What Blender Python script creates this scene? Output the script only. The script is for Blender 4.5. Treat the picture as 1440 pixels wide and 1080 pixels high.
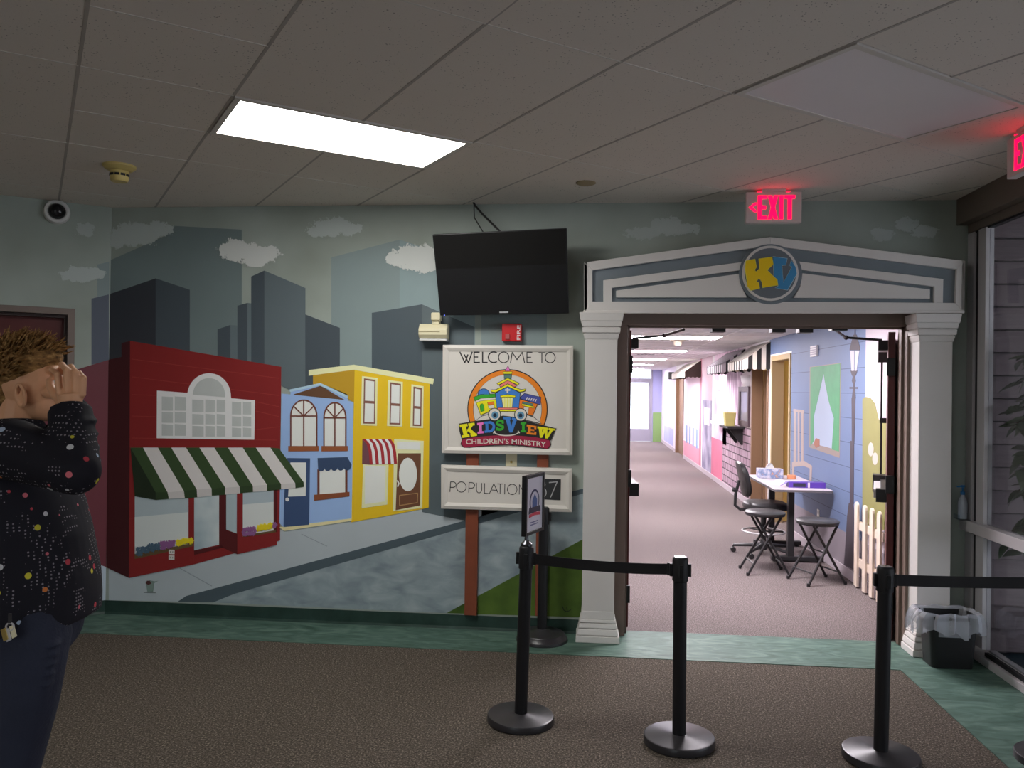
import bpy, bmesh, math, random
from mathutils import Vector, Matrix
random.seed(7)

# ------------------------------------------------------------------ clear
for o in list(bpy.data.objects):
    bpy.data.objects.remove(o, do_unlink=True)
SC = bpy.context.scene
COL = SC.collection

# ------------------------------------------------------------------ camera
YAW, PITCH, ROLL, FPX = 0.0971, 0.0062, 0.0135, 1126.6
CAM = Vector((-0.2527, -5.5289, 1.6753))
FW = Vector((-math.sin(YAW) * math.cos(PITCH), math.cos(YAW) * math.cos(PITCH), math.sin(PITCH)))
R0 = Vector((math.cos(YAW), math.sin(YAW), 0))
U0 = R0.cross(FW)
RT = R0 * math.cos(ROLL) + U0 * math.sin(ROLL)
UP = -R0 * math.sin(ROLL) + U0 * math.cos(ROLL)
cd = bpy.data.cameras.new('camera')
cd.sensor_width = 36.0
cd.lens = FPX / 1440 * 36
cd.clip_start = 0.05
cam = bpy.data.objects.new('camera', cd)
m = Matrix((RT, UP, -FW)).transposed().to_4x4()
m.translation = CAM
cam.matrix_world = m
COL.objects.link(cam)
SC.camera = cam

# ------------------------------------------------------------------ daylight and exposure
world = bpy.data.worlds.new('overcast_sky')
SC.world = world
world.use_nodes = True
bg = world.node_tree.nodes['Background']
bg.inputs[0].default_value = (0.86, 0.92, 1.0, 1)
bg.inputs[1].default_value = 4.5
SC.view_settings.view_transform = 'Standard'
SC.view_settings.look = 'None'
SC.view_settings.gamma = 1.0
SC.view_settings.use_curve_mapping = False
SC.view_settings.exposure = 0.0

LOBBY_PANEL = 24.0      # radiance of the lit ceiling panel over the mural
LOBBY_FILL = 7.0        # unseen panel added behind the camera to fill the lobby with light
HALL_PANEL = 64.0       # hallway panels

# ------------------------------------------------------------------ helpers: measuring
def ray(px, py):
    return FW + RT * ((px - 720) / FPX) - UP * ((py - 540) / FPX)
def hit(px, py, axis, val):
    d = ray(px, py)
    return CAM + d * ((val - CAM[axis]) / d[axis])
def wp(px, py, y=0.0): return hit(px, py, 1, y)           # on a plane parallel to the mural wall
HALLX = 2.103
def hp(px, py, x=HALLX): return hit(px, py, 0, x)         # on the hallway's right wall
def fp(px, py, z=0.0): return hit(px, py, 2, z)           # on the floor or a level plane
GA = 0.6367
CG, SG = math.cos(GA), math.sin(GA)
LC = Vector((-3.744, 0, 0))                               # corner of mural wall and door wall
LU = Vector((-CG, -SG, 0)); LN = Vector((SG, -CG, 0))
def lp(px, py, off=0.0):
    d = ray(px, py)
    o = LC + LN * off
    return CAM + d * ((o - CAM).dot(LN) / d.dot(LN))
def zmap(ox, oy, s):
    return lambda pts: [(ox + x / s, oy + y / s) for x, y in pts]

# ------------------------------------------------------------------ helpers: materials
def lin(c):
    c = c / 255.0
    return c / 12.92 if c <= 0.04045 else ((c + 0.055) / 1.055) ** 2.4
def S(r, g, b, k=1.0):
    return tuple(min(0.9, lin(v) * k) for v in (r, g, b)) + (1,)
MATS = {}
def mat(name, col, rough=0.6, metal=0.0, spec=0.4, noise=0.0, nscale=20.0, bump=0.0, bscale=60.0, emis=None, estr=0.0, coat=0.0):
    if name in MATS: return MATS[name]
    M = bpy.data.materials.new(name); M.use_nodes = True
    nt = M.node_tree; b = nt.nodes['Principled BSDF']
    b.inputs['Base Color'].default_value = col
    b.inputs['Roughness'].default_value = rough
    b.inputs['Metallic'].default_value = metal
    b.inputs['Specular IOR Level'].default_value = spec
    b.inputs['Coat Weight'].default_value = coat
    if emis:
        b.inputs['Emission Color'].default_value = emis
        b.inputs['Emission Strength'].default_value = estr
    tc = None
    if noise or bump:
        tc = nt.nodes.new('ShaderNodeTexCoord')
    if noise:
        n = nt.nodes.new('ShaderNodeTexNoise'); n.inputs['Scale'].default_value = nscale; n.inputs['Detail'].default_value = 5
        nt.links.new(tc.outputs['Object'], n.inputs['Vector'])
        mx = nt.nodes.new('ShaderNodeMix'); mx.data_type = 'RGBA'
        mx.inputs[6].default_value = tuple(v * (1 - noise) for v in col[:3]) + (1,)
        mx.inputs[7].default_value = tuple(min(1, v * (1 + noise)) for v in col[:3]) + (1,)
        nt.links.new(n.outputs['Fac'], mx.inputs[0]); nt.links.new(mx.outputs[2], b.inputs['Base Color'])
    if bump:
        n2 = nt.nodes.new('ShaderNodeTexNoise'); n2.inputs['Scale'].default_value = bscale; n2.inputs['Detail'].default_value = 6
        nt.links.new(tc.outputs['Object'], n2.inputs['Vector'])
        bp = nt.nodes.new('ShaderNodeBump'); bp.inputs['Strength'].default_value = bump; bp.inputs['Distance'].default_value = 0.01
        nt.links.new(n2.outputs['Fac'], bp.inputs['Height']); nt.links.new(bp.outputs['Normal'], b.inputs['Normal'])
    MATS[name] = M
    return M
def ramp_mat(name, stops, scale=30.0, detail=6.0, rough=0.8, spec=0.3, bump=0.0, dist=0.0, stretch=(1, 1, 1), nrough=0.5):
    """noise through a colour ramp"""
    M = bpy.data.materials.new(name); M.use_nodes = True
    nt = M.node_tree; b = nt.nodes['Principled BSDF']
    b.inputs['Roughness'].default_value = rough; b.inputs['Specular IOR Level'].default_value = spec
    tc = nt.nodes.new('ShaderNodeTexCoord'); mp = nt.nodes.new('ShaderNodeMapping'); mp.inputs['Scale'].default_value = stretch
    nt.links.new(tc.outputs['Object'], mp.inputs['Vector'])
    n = nt.nodes.new('ShaderNodeTexNoise'); n.inputs['Scale'].default_value = scale; n.inputs['Detail'].default_value = detail
    n.inputs['Roughness'].default_value = nrough
    n.inputs['Distortion'].default_value = dist
    nt.links.new(mp.outputs['Vector'], n.inputs['Vector'])
    r = nt.nodes.new('ShaderNodeValToRGB')
    el = r.color_ramp.elements
    while len(el) < len(stops): el.new(0.5)
    for e, (p, c) in zip(el, stops): e.position = p; e.color = c
    nt.links.new(n.outputs['Fac'], r.inputs['Fac']); nt.links.new(r.outputs['Color'], b.inputs['Base Color'])
    if bump:
        bp = nt.nodes.new('ShaderNodeBump'); bp.inputs['Strength'].default_value = bump; bp.inputs['Distance'].default_value = 0.01
        nt.links.new(n.outputs['Fac'], bp.inputs['Height']); nt.links.new(bp.outputs['Normal'], b.inputs['Normal'])
    MATS[name] = M
    return M
def glass_mat(name, tint=(0.95, 0.97, 0.97, 1), refl=0.06):
    M = bpy.data.materials.new(name); M.use_nodes = True
    nt = M.node_tree; nt.nodes.clear()
    out = nt.nodes.new('ShaderNodeOutputMaterial'); mx = nt.nodes.new('ShaderNodeMixShader')
    t = nt.nodes.new('ShaderNodeBsdfTransparent'); t.inputs[0].default_value = tint
    g = nt.nodes.new('ShaderNodeBsdfGlossy'); g.inputs['Roughness'].default_value = 0.02
    lw = nt.nodes.new('ShaderNodeLayerWeight'); lw.inputs[0].default_value = 0.5
    pw = nt.nodes.new('ShaderNodeMath'); pw.operation = 'POWER'; pw.inputs[1].default_value = 5.0
    fr = nt.nodes.new('ShaderNodeMath'); fr.operation = 'MULTIPLY_ADD'; fr.inputs[1].default_value = 0.95; fr.inputs[2].default_value = 0.04
    nt.links.new(lw.outputs['Facing'], pw.inputs[0]); nt.links.new(pw.outputs[0], fr.inputs[0])
    nt.links.new(fr.outputs[0], mx.inputs[0]); nt.links.new(t.outputs[0], mx.inputs[1]); nt.links.new(g.outputs[0], mx.inputs[2])
    nt.links.new(mx.outputs[0], out.inputs[0])
    MATS[name] = M
    return M
def emit_mat(name, col, strength):
    M = bpy.data.materials.new(name); M.use_nodes = True
    b = M.node_tree.nodes['Principled BSDF']
    b.inputs['Base Color'].default_value = (0.8, 0.8, 0.8, 1)
    b.inputs['Emission Color'].default_value = col; b.inputs['Emission Strength'].default_value = strength
    MATS[name] = M
    return M

# ------------------------------------------------------------------ helpers: meshes
class MB:
    def __init__(s): s.v = []; s.f = []
    def add(s, vs, fs):
        k = len(s.v); s.v += [Vector(q) for q in vs]; s.f += [tuple(i + k for i in f) for f in fs]; return s
    def box(s, x0, x1, y0, y1, z0, z1):
        return s.add([(x0, y0, z0), (x1, y0, z0), (x1, y1, z0), (x0, y1, z0), (x0, y0, z1), (x1, y0, z1), (x1, y1, z1), (x0, y1, z1)],
                     [(0, 3, 2, 1), (4, 5, 6, 7), (0, 1, 5, 4), (1, 2, 6, 5), (2, 3, 7, 6), (3, 0, 4, 7)])
    def obox(s, c, ax, ay, az):
        c = Vector(c); vs = []
        for k in (-1, 1):
            for i, j in ((-1, -1), (1, -1), (1, 1), (-1, 1)): vs.append(c + Vector(ax) * i + Vector(ay) * j + Vector(az) * k)
        return s.add(vs, [(0, 3, 2, 1), (4, 5, 6, 7), (0, 1, 5, 4), (1, 2, 6, 5), (2, 3, 7, 6), (3, 0, 4, 7)])
    def bar(s, p, q, w, h, up=(0, 0, 1)):
        p = Vector(p); q = Vector(q); d = (q - p); L = d.length; d.normalize()
        a = d.cross(Vector(up))
        if a.length < 1e-4: a = d.cross(Vector((1, 0, 0)))
        a.normalize(); b = a.cross(d)
        return s.obox((p + q) / 2, d * L / 2, a * w / 2, b * h / 2)
    def tube(s, pts, r, n=10, caps=True, flat=None):
        pts = [Vector(p) for p in pts]; m = len(pts)
        rs = r if isinstance(r, (list, tuple)) else [r] * m
        k = len(s.v); prev = None
        for i, p in enumerate(pts):
            d = (pts[min(i + 1, m - 1)] - pts[max(i - 1, 0)]).normalized()
            if prev is None:
                a = d.cross(Vector((0, 0, 1)))
                if a.length < 1e-3: a = Vector((1, 0, 0))
            else:
                a = prev - d * prev.dot(d)
            a.normalize(); prev = a; b = d.cross(a)
            for j in range(n):
                t = 2 * math.pi * j / n
                s.v.append(p + (a * math.cos(t) + b * math.sin(t)) * rs[i])
        for i in range(m - 1):
            for j in range(n):
                s.f.append((k + i * n + j, k + i * n + (j + 1) % n, k + (i + 1) * n + (j + 1) % n, k + (i + 1) * n + j))
        if caps:
            s.f.append(tuple(k + j for j in range(n))[::-1]); s.f.append(tuple(k + (m - 1) * n + j for j in range(n)))
        return s
    def lathe(s, prof, c=(0, 0, 0), n=32, axis='z'):
        k = len(s.v); c = Vector(c)
        for r, z in prof:
            for j in range(n):
                t = 2 * math.pi * j / n
                x, y = r * math.cos(t), r * math.sin(t)
                s.v.append(c + (Vector((x, y, z)) if axis == 'z' else Vector((x, -z, y)) if axis == 'y' else Vector((z, x, y))))
        for i in range(len(prof) - 1):
            for j in range(n):
                s.f.append((k + i * n + j, k + i * n + (j + 1) % n, k + (i + 1) * n + (j + 1) % n, k + (i + 1) * n + j))
        s.f.append(tuple(k + j for j in range(n))[::-1]); s.f.append(tuple(k + (len(prof) - 1) * n + j for j in range(n)))
        return s
    def prism(s, pts, vec):
        pts = [Vector(p) for p in pts]; n = len(pts); vec = Vector(vec)
        return s.add(pts + [p + vec for p in pts],
                     [tuple(range(n)), tuple(range(2 * n - 1, n - 1, -1))] + [(i, i + n, (i + 1) % n + n, (i + 1) % n) for i in range(n)])
    def ball(s, c, r, nu=16, nv=10, rot=None):
        c = Vector(c); k = len(s.v)
        rr = r if isinstance(r, (list, tuple)) else (r, r, r)
        def P(x, y, z):
            q = Vector((x * rr[0], y * rr[1], z * rr[2]))
            return c + (rot @ q if rot else q)
        s.v.append(P(0, 0, -1))
        for i in range(1, nv):
            t = math.pi * i / nv
            for j in range(nu):
                a = 2 * math.pi * j / nu
                s.v.append(P(math.sin(t) * math.cos(a), math.sin(t) * math.sin(a), -math.cos(t)))
        s.v.append(P(0, 0, 1)); last = len(s.v) - 1
        for j in range(nu): s.f.append((k, k + 1 + (j + 1) % nu, k + 1 + j))
        for i in range(nv - 2):
            for j in range(nu):
                a = k + 1 + i * nu; b = a + nu
                s.f.append((a + j, a + (j + 1) % nu, b + (j + 1) % nu, b + j))
        a = k + 1 + (nv - 2) * nu
        for j in range(nu): s.f.append((a + j, a + (j + 1) % nu, last))
        return s
ORG = {}
def org(o): return ORG.get(o.name, Vector((0, 0, 0))) if o else Vector((0, 0, 0))
def obj(name, mb, material, parent=None, smooth=False, bev=0.0, fix=True):
    o0 = org(parent)
    me = bpy.data.meshes.new(name)
    me.from_pydata([v - o0 for v in mb.v], [], mb.f)
    if fix:
        b = bmesh.new(); b.from_mesh(me); bmesh.ops.recalc_face_normals(b, faces=b.faces); b.to_mesh(me); b.free()
    if smooth:
        me.polygons.foreach_set('use_smooth', [True] * len(me.polygons))
        me.set_sharp_from_angle(angle=0.7)
    if material: me.materials.append(material)
    o = bpy.data.objects.new(name, me); COL.objects.link(o)
    if parent: o.parent = parent; ORG[o.name] = o0
    if bev:
        md = o.modifiers.new('edge', 'BEVEL'); md.width = bev; md.segments = 2; md.limit_method = 'ANGLE'; md.angle_limit = 0.7
    return o
def tag(o, label=None, cat=None, group=None, kind=None):
    if label: o['label'] = label
    if cat: o['category'] = cat
    if group: o['group'] = group
    if kind: o['kind'] = kind
    return o
def empty(name, loc=(0, 0, 0), rz=0.0):
    o = bpy.data.objects.new(name, None); COL.objects.link(o)
    o.empty_display_size = 0.1
    o.location = loc; o.rotation_euler = (0, 0, rz); ORG[o.name] = Vector(loc)
    return o
def copy_tree(o, parent=None):
    c = o.copy(); COL.objects.link(c); c.parent = parent
    for ch in list(o.children): copy_tree(ch, c)
    return c
def struct(o, label, cat):
    return tag(o, label, cat, kind='structure')
# painted shapes: a coat of paint a fraction of a millimetre proud of the surface that carries it
def coat(name, pts3, nrm, layer, material, parent):
    nrm = Vector(nrm)
    off = nrm * (0.0007 * layer)
    return obj(name, MB().prism([Vector(p) + off for p in pts3], -nrm * (0.0007 * layer + 0.0004)), material, parent)
def ribbon(pts, w, closed=False):
    """flat band of width w along 2-d points -> list of quads"""
    q = []
    n = len(pts)
    for i in range(n if closed else n - 1):
        (x0, y0), (x1, y1) = pts[i], pts[(i + 1) % n]
        L = math.hypot(x1 - x0, y1 - y0) or 1
        dx, dy = (x1 - x0) / L * w / 2, (y1 - y0) / L * w / 2
        q.append([(x0 - dy - dx * .35, y0 + dx - dy * .35), (x1 - dy + dx * .35, y1 + dx + dy * .35), (x1 + dy + dx * .35, y1 - dx + dy * .35), (x0 + dy - dx * .35, y0 - dx - dy * .35)])
    return q
def arc(cx, cy, rx, ry, a0, a1, n=20):
    return [(cx + rx * math.cos(math.radians(a0 + (a1 - a0) * i / n)), cy + ry * math.sin(math.radians(a0 + (a1 - a0) * i / n))) for i in range(n + 1)]
def text_geo(body, offset=0.0):
    """mesh of a word in the built-in font, scaled to the unit box"""
    cu = bpy.data.curves.new('word', 'FONT'); cu.body = body; cu.offset = offset; cu.fill_mode = 'FRONT'; cu.resolution_u = 3
    o = bpy.data.objects.new('word', cu); COL.objects.link(o)
    bpy.context.view_layer.update()
    me = o.evaluated_get(bpy.context.evaluated_depsgraph_get()).to_mesh()
    vs = [v.co.copy() for v in me.vertices]; fs = [tuple(f.vertices) for f in me.polygons]
    bpy.data.objects.remove(o, do_unlink=True); bpy.data.curves.remove(cu)
    x0 = min(v.x for v in vs); x1 = max(v.x for v in vs); y0 = min(v.y for v in vs); y1 = max(v.y for v in vs)
    return [((v.x - x0) / (x1 - x0), (v.y - y0) / (y1 - y0)) for v in vs], fs

# ================================================================== MATERIALS
K = 1.7
CEIL, HCEIL = 2.96, 2.37
M_sky = ramp_mat('mural_sky_paint', [(0.3, S(116, 123, 115, K)), (0.7, S(134, 142, 136, K))], scale=1.6, detail=3, rough=0.6)
M_cream_wall = mat('plain_wall_paint', S(190, 186, 178, 1.5), 0.7)
M_carpet = ramp_mat('brown_carpet', [(0.36, S(48, 43, 38)), (0.48, S(80, 73, 66)), (0.53, S(92, 84, 76)), (0.64, S(158, 147, 132))], scale=105, detail=9, rough=0.95, spec=0.1, bump=0.5, nrough=0.75)
M_vinyl = ramp_mat('green_marbled_vinyl', [(0.25, S(52, 76, 66)), (0.5, S(78, 104, 93)), (0.75, S(106, 130, 118))], scale=5, detail=8, rough=0.55, spec=0.25, dist=1.4, stretch=(1, 2.5, 1))
M_cove = ramp_mat('dark_green_cove_base', [(0.25, S(34, 54, 48)), (0.6, S(48, 70, 63)), (0.8, S(62, 84, 76))], scale=8, detail=6, rough=0.4)
def tile_mat(name, c0, c1):
    M = bpy.data.materials.new(name); M.use_nodes = True
    nt = M.node_tree; b = nt.nodes['Principled BSDF']; b.inputs['Roughness'].default_value = 0.95; b.inputs['Specular IOR Level'].default_value = 0.1
    tc = nt.nodes.new('ShaderNodeTexCoord')
    n = nt.nodes.new('ShaderNodeTexVoronoi'); n.inputs['Scale'].default_value = 62
    n2 = nt.nodes.new('ShaderNodeTexNoise'); n2.inputs['Scale'].default_value = 14
    nt.links.new(tc.outputs['Object'], n.inputs['Vector']); nt.links.new(tc.outputs['Object'], n2.inputs['Vector'])
    ad = nt.nodes.new('ShaderNodeMath'); ad.operation = 'MULTIPLY_ADD'; ad.inputs[1].default_value = 0.5; ad.inputs[2].default_value = -0.12
    nt.links.new(n2.outputs['Fac'], ad.inputs[0])
    lt = nt.nodes.new('ShaderNodeMath'); lt.operation = 'LESS_THAN'
    nt.links.new(n.outputs['Distance'], lt.inputs[0]); nt.links.new(ad.outputs[0], lt.inputs[1])
    mx = nt.nodes.new('ShaderNodeMix'); mx.data_type = 'RGBA'; mx.inputs[6].default_value = c0; mx.inputs[7].default_value = c1
    nt.links.new(lt.outputs[0], mx.inputs[0]); nt.links.new(mx.outputs[2], b.inputs['Base Color'])
    MATS[name] = M; return M
M_tile = tile_mat('fissured_ceiling_tile', (0.745, 0.675, 0.605, 1), (0.39, 0.35, 0.31, 1))
M_plenum = mat('grid_shadow_gap', (0.3, 0.27, 0.24, 1), 0.9)
M_tbar = mat('ceiling_grid_metal', (0.66, 0.62, 0.57, 1), 0.6)
M_runner = mat('ceiling_grid_runner', (0.42, 0.375, 0.335, 1), 0.7)
M_white = mat('white_gloss_paint', (0.72, 0.69, 0.66, 1), 0.45, noise=0.04, nscale=4)
M_hallwhite = mat('hall_white_paint', (0.75, 0.73, 0.73, 1), 0.6)
M_brownmetal = mat('brown_door_frame_paint', S(96, 82, 74, 1.7), 0.45)
M_reddoor = mat('dark_red_door', S(70, 26, 26, 1.6), 0.4, noise=0.15, nscale=6)
M_black = mat('black_hardware', (0.018, 0.017, 0.018, 1), 0.45)
M_alu = mat('brushed_aluminium', (0.55, 0.53, 0.54, 1), 0.4, metal=0.25)
M_darkgap = mat('dark_seal', (0.012, 0.012, 0.014, 1), 0.6)
M_glass = glass_mat('clear_glass', (0.80, 0.80, 0.82, 1))
M_glass2 = glass_mat('door_glass')
M_light = emit_mat('lit_panel_lens', (1.0, 0.985, 0.95, 1), LOBBY_PANEL)
M_light2 = emit_mat('added_fill_lens', (1.0, 0.97, 0.92, 1), LOBBY_FILL)
M_hall_light = emit_mat('hall_panel_lens', (1.0, 0.93, 0.99, 1), HALL_PANEL)
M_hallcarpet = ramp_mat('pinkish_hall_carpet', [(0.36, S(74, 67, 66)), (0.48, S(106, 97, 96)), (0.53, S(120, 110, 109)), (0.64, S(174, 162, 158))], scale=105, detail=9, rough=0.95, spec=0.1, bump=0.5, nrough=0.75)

# ================================================================== LOBBY SHELL
RX = 2.2
o = struct(obj('floor', MB().prism([(-6.56, -8, -0.1), (RX, -8, -0.1), (RX, 0.12, -0.1), (-3.70, 0.12, -0.1), (-6.56, -2.08, -0.1)], (0, 0, 0.1)), M_carpet), 'brown speckled carpet of the lobby', 'carpet')
floor = o
BW = 0.45
ci = Vector((-3.596, -BW, 0))
# green vinyl border strips let into the carpet
tb = MB().prism([(-3.744, 0, 0), (RX, 0, 0), (RX, -BW, 0), (ci.x, ci.y, 0)], (0, 0, 0.004))
struct(obj('trim_1', tb, M_vinyl), 'green marbled vinyl strip along the foot of the mural wall', 'floor trim')
tb = MB().prism([(1.645, -BW, 0), (RX, -BW, 0), (RX, -8, 0), (1.645, -8, 0)], (0, 0, 0.004))
struct(obj('trim_2', tb, M_vinyl), 'green marbled vinyl strip along the glass wall', 'floor trim')
e1 = LC + LU * 3.5
tb = MB().prism([LC, (ci.x, ci.y, 0), e1 + LN * BW, e1], (0, 0, 0.004))
struct(obj('trim_3', tb, M_vinyl), 'green marbled vinyl strip along the wall with the dark red door', 'floor trim')
tb = MB().box(-0.06, 1.89, 0, 0.115, -0.05, 0.004)
struct(obj('trim_4', tb, M_vinyl), 'green vinyl threshold in the open double doorway', 'floor trim')

OPX0, OPX1, OPZ = -0.06, 1.89, 2.20
wb = MB()
wb.prism([(-3.744, 0, 0), (OPX0, 0, 0), (OPX0, 0, OPZ), (OPX1, 0, OPZ), (OPX1, 0, 0), (2.25, 0, 0), (2.25, 0, CEIL + .05), (-3.744, 0, CEIL + .05)], (0, 0.14, 0))
wall_back = struct(obj('wall_back', wb, M_sky), 'lobby wall painted with a town street mural', 'wall')
wl = MB().prism([LC, LC + LU * 3.5, LC + LU * 3.5 - LN * .12, LC - LN * .12], (0, 0, CEIL + .05))
# cut the door recess out: build the wall in pieces instead
wl = MB()
T0, T1, DH = 0.27, 1.22, 2.16
for a, b, z0, z1 in ((0, T0, 0, CEIL + .05), (T1, 3.5, 0, CEIL + .05), (T0, T1, DH, CEIL + .05)):
    p0, p1 = LC + LU * a, LC + LU * b
    wl.prism([Vector((p0.x, p0.y, z0)), Vector((p1.x, p1.y, z0)), Vector((p1.x, p1.y, z0)) - LN * .12, Vector((p0.x, p0.y, z0)) - LN * .12], (0, 0, z1 - z0))
wall_left = struct(obj('wall_left', wl, M_sky), 'short angled wall holding the dark red door', 'wall')
struct(obj('wall_far_left', MB().box(-6.68, -6.56, -8, -2.05, 0, CEIL + .05), M_cream_wall), 'plain lobby side wall outside the picture', 'wall')
struct(obj('wall_rear', MB().box(-6.68, -3.0, -8.12, -8, 0, CEIL + .05).box(-1.75, RX + .05, -8.12, -8, 0, CEIL + .05).box(-3.0, -1.75, -8.12, -8, 2.3, CEIL + .05).box(-3.0, -1.75, -8.12, -8, 0, .1), M_cream_wall), 'plain lobby wall behind the viewer', 'wall')

struct(obj('ground_rear', MB().box(-14, 12, -22, -8.12, -.12, -.02), mat('rear_paving', (.5, .48, .46, 1), .8, noise=.1, nscale=2)), 'unseen paving outside the added rear opening', 'ground')  # unseen ground added to bounce daylight in through the rear glazing
gw = empty('added_window', (-2.4, -8.06, 0)); struct(gw, 'unseen glazed opening added behind the viewer for daylight', 'glass wall')  # unseen glazing added so daylight lifts the lobby walls and ceiling
for x in (-3.0, -1.8): obj('mullion', MB().box(x, x + .05, -8.1, -8.02, .1, 2.3), M_alu, gw)
obj('pane', MB().box(-2.95, -1.8, -8.065, -8.059, .1, 2.3), M_glass2, gw)

# cove base
bb = MB().prism([(-3.744, 0, 0.004), (-3.744, -0.004, .100), (-3.744, -0.008, .1), (-3.744, -0.008, 0.02), (-3.744, -0.016, 0.004)], (3.45, 0, 0))
struct(obj('baseboard_back', bb, M_cove), 'dark green cove base below the mural', 'baseboard')
q0, q1 = LC, LC + LU * (T0 - .045)
def lw3(t, off, z): return LC + LU * t + LN * off + Vector((0, 0, z))
bb = MB().prism([lw3(0, 0, .004), lw3(0, .004, .1), lw3(0, .008, .1), lw3(0, .008, .02), lw3(0, .016, .004)], LU * (T0 - .045))
struct(obj('baseboard_left', bb, M_cove), 'dark green cove base beside the dark red door', 'baseboard')

# ------------------------------------------------ door in the angled wall
d2 = empty('door_2', LC + LU * .75); struct(d2, 'closed dark red door in a taupe frame behind the person', 'door')
M_taupe = mat('taupe_frame_paint', S(104, 92, 86, 1.5), 0.5)
fr = MB()
fr.prism([lw3(T0 - .045, .02, 0), lw3(T0 - .045, .02, DH + .045), lw3(T1 + .045, .02, DH + .045), lw3(T1 + .045, .02, 0), lw3(T1, .02, 0), lw3(T1, .02, DH), lw3(T0, .02, DH), lw3(T0, .02, 0)], -LN * .14)
obj('door_frame', fr, M_taupe, d2, bev=.003)
fr = MB().prism([lw3(T0, -.03, 0), lw3(T0, -.03, DH), lw3(T1, -.03, DH), lw3(T1, -.03, 0), lw3(T1 - .02, -.03, 0), lw3(T1 - .02, -.03, DH - .02), lw3(T0 + .02, -.03, DH - .02), lw3(T0 + .02, -.03, 0)], -LN * .06)
obj('door_stop', fr, mat('dark_frame_rebate', S(60, 48, 46, 1.3), 0.5), d2)
obj('door_leaf', MB().prism([lw3(T0 + .002, -.085, .0), lw3(T0 + .002, -.085, DH - .002), lw3(T1 - .002, -.085, DH - .002), lw3(T1 - .002, -.085, .0)], -LN * .044), M_reddoor, d2, bev=.002)

# ------------------------------------------------ ceiling: tiles on a turned grid
ROOM = [(-3.744, 0), (-6.56, -2.08), (-6.56, -8), (2.2, -8), (2.2, 0)]
def clip(poly, clipper):
    def inside(p, a, b): return (b[0] - a[0]) * (p[1] - a[1]) - (b[1] - a[1]) * (p[0] - a[0]) >= -1e-9
    def inter(p, q, a, b):
        x1, y1, x2, y2 = p[0], p[1], q[0], q[1]; x3, y3, x4, y4 = a[0], a[1], b[0], b[1]
        den = (x1 - x2) * (y3 - y4) - (y1 - y2) * (x3 - x4)
        t = ((x1 - x3) * (y3 - y4) - (y1 - y3) * (x3 - x4)) / den
        return (x1 + t * (x2 - x1), y1 + t * (y2 - y1))
    out = poly
    for i in range(len(clipper)):
        a, b = clipper[i], clipper[(i + 1) % len(clipper)]
        inp, out = out, []
        for j in range(len(inp)):
            p, q = inp[j - 1], inp[j]
            if inside(q, a, b):
                if not inside(p, a, b): out.append(inter(p, q, a, b))
                out.append(q)
            elif inside(p, a, b): out.append(inter(p, q, a, b))
        if len(out) < 3: return []
    return out
def ab(a, b): return (a * CG - b * SG, a * SG + b * CG)
ceiling = struct(obj('ceiling', MB().prism([(x, y, CEIL + .016) for x, y in ROOM], (0, 0, .12)), M_plenum), 'suspended ceiling of fissured tiles over the lobby', 'ceiling')
GAP_A, GAP_B = 0.007, 0.0025
A0 = -2.74; PT = 0.605
lights_at = [(0, -1, 'lit'), (3, -4, 'off')]     # (column, row) of the near-left cell; each spans two columns
lit_cells = {}
for c, r, k in lights_at:
    lit_cells[(c, r)] = k; lit_cells[(c + 1, r)] = k
rear = [(-5, -7)]
for c, r in rear: lit_cells[(c, r)] = 'rear'; lit_cells[(c + 1, r)] = 'rear'
short_cols = {-1, 6, 7}
nt_ = 0
for c in range(-9, 14):
    a0, a1 = A0 + c * PT + GAP_A / 2, A0 + (c + 1) * PT - GAP_A / 2
    rows = []
    r = -16
    while r < 6:
        if (c, r) in lit_cells: r += 1; continue
        full = (r % 2 == 1) if c % 2 else (r % 2 == 1)
        if c in short_cols: rows.append((r, r + 1)); r += 1; continue
        if full and (c, r + 1) not in lit_cells: rows.append((r, r + 2)); r += 2
        else: rows.append((r, r + 1)); r += 1
    for r0, r1 in rows:
        b0, b1 = r0 * .608 + GAP_B / 2, r1 * .608 - GAP_B / 2
        pl = clip([ab(a0, b0), ab(a1, b0), ab(a1, b1), ab(a0, b1)], ROOM)
        if len(pl) < 3: continue
        cx = sum(p[0] for p in pl) / len(pl); cy = sum(p[1] for p in pl) / len(pl)
        dz = random.uniform(-.0008, .0008)
        if cy > -5.0 and cx < 2.4 and cx > -5:
            obj('ceiling_tile', MB().prism([(x, y, CEIL + dz) for x, y in pl], (0, 0, .018)), M_tile, ceiling)
        else:
            obj('ceiling_tile', MB().prism([(x, y, CEIL) for x, y in pl], (0, 0, .018)), M_tile, ceiling)
        # pale cross bar at the near end of each tile
        pl = clip([ab(a0, b0 - GAP_B / 2 - .004), ab(a1, b0 - GAP_B / 2 - .004), ab(a1, b0 + .0015), ab(a0, b0 + .0015)], ROOM)
        if len(pl) >= 3 and cy > -5:
            obj('cross_bar', MB().prism([(x, y, CEIL - .0015) for x, y in pl], (0, 0, .01)), M_tbar, ceiling)
for c in range(-6, 10):
    a = A0 + c * PT
    pl = clip([ab(a - .010, -9), ab(a + .004, -9), ab(a + .004, 5), ab(a - .010, 5)], ROOM)
    if len(pl) >= 3: obj('grid_runner', MB().prism([(x, y, CEIL - .0006) for x, y in pl], (0, 0, .012)), M_runner, ceiling)

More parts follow.
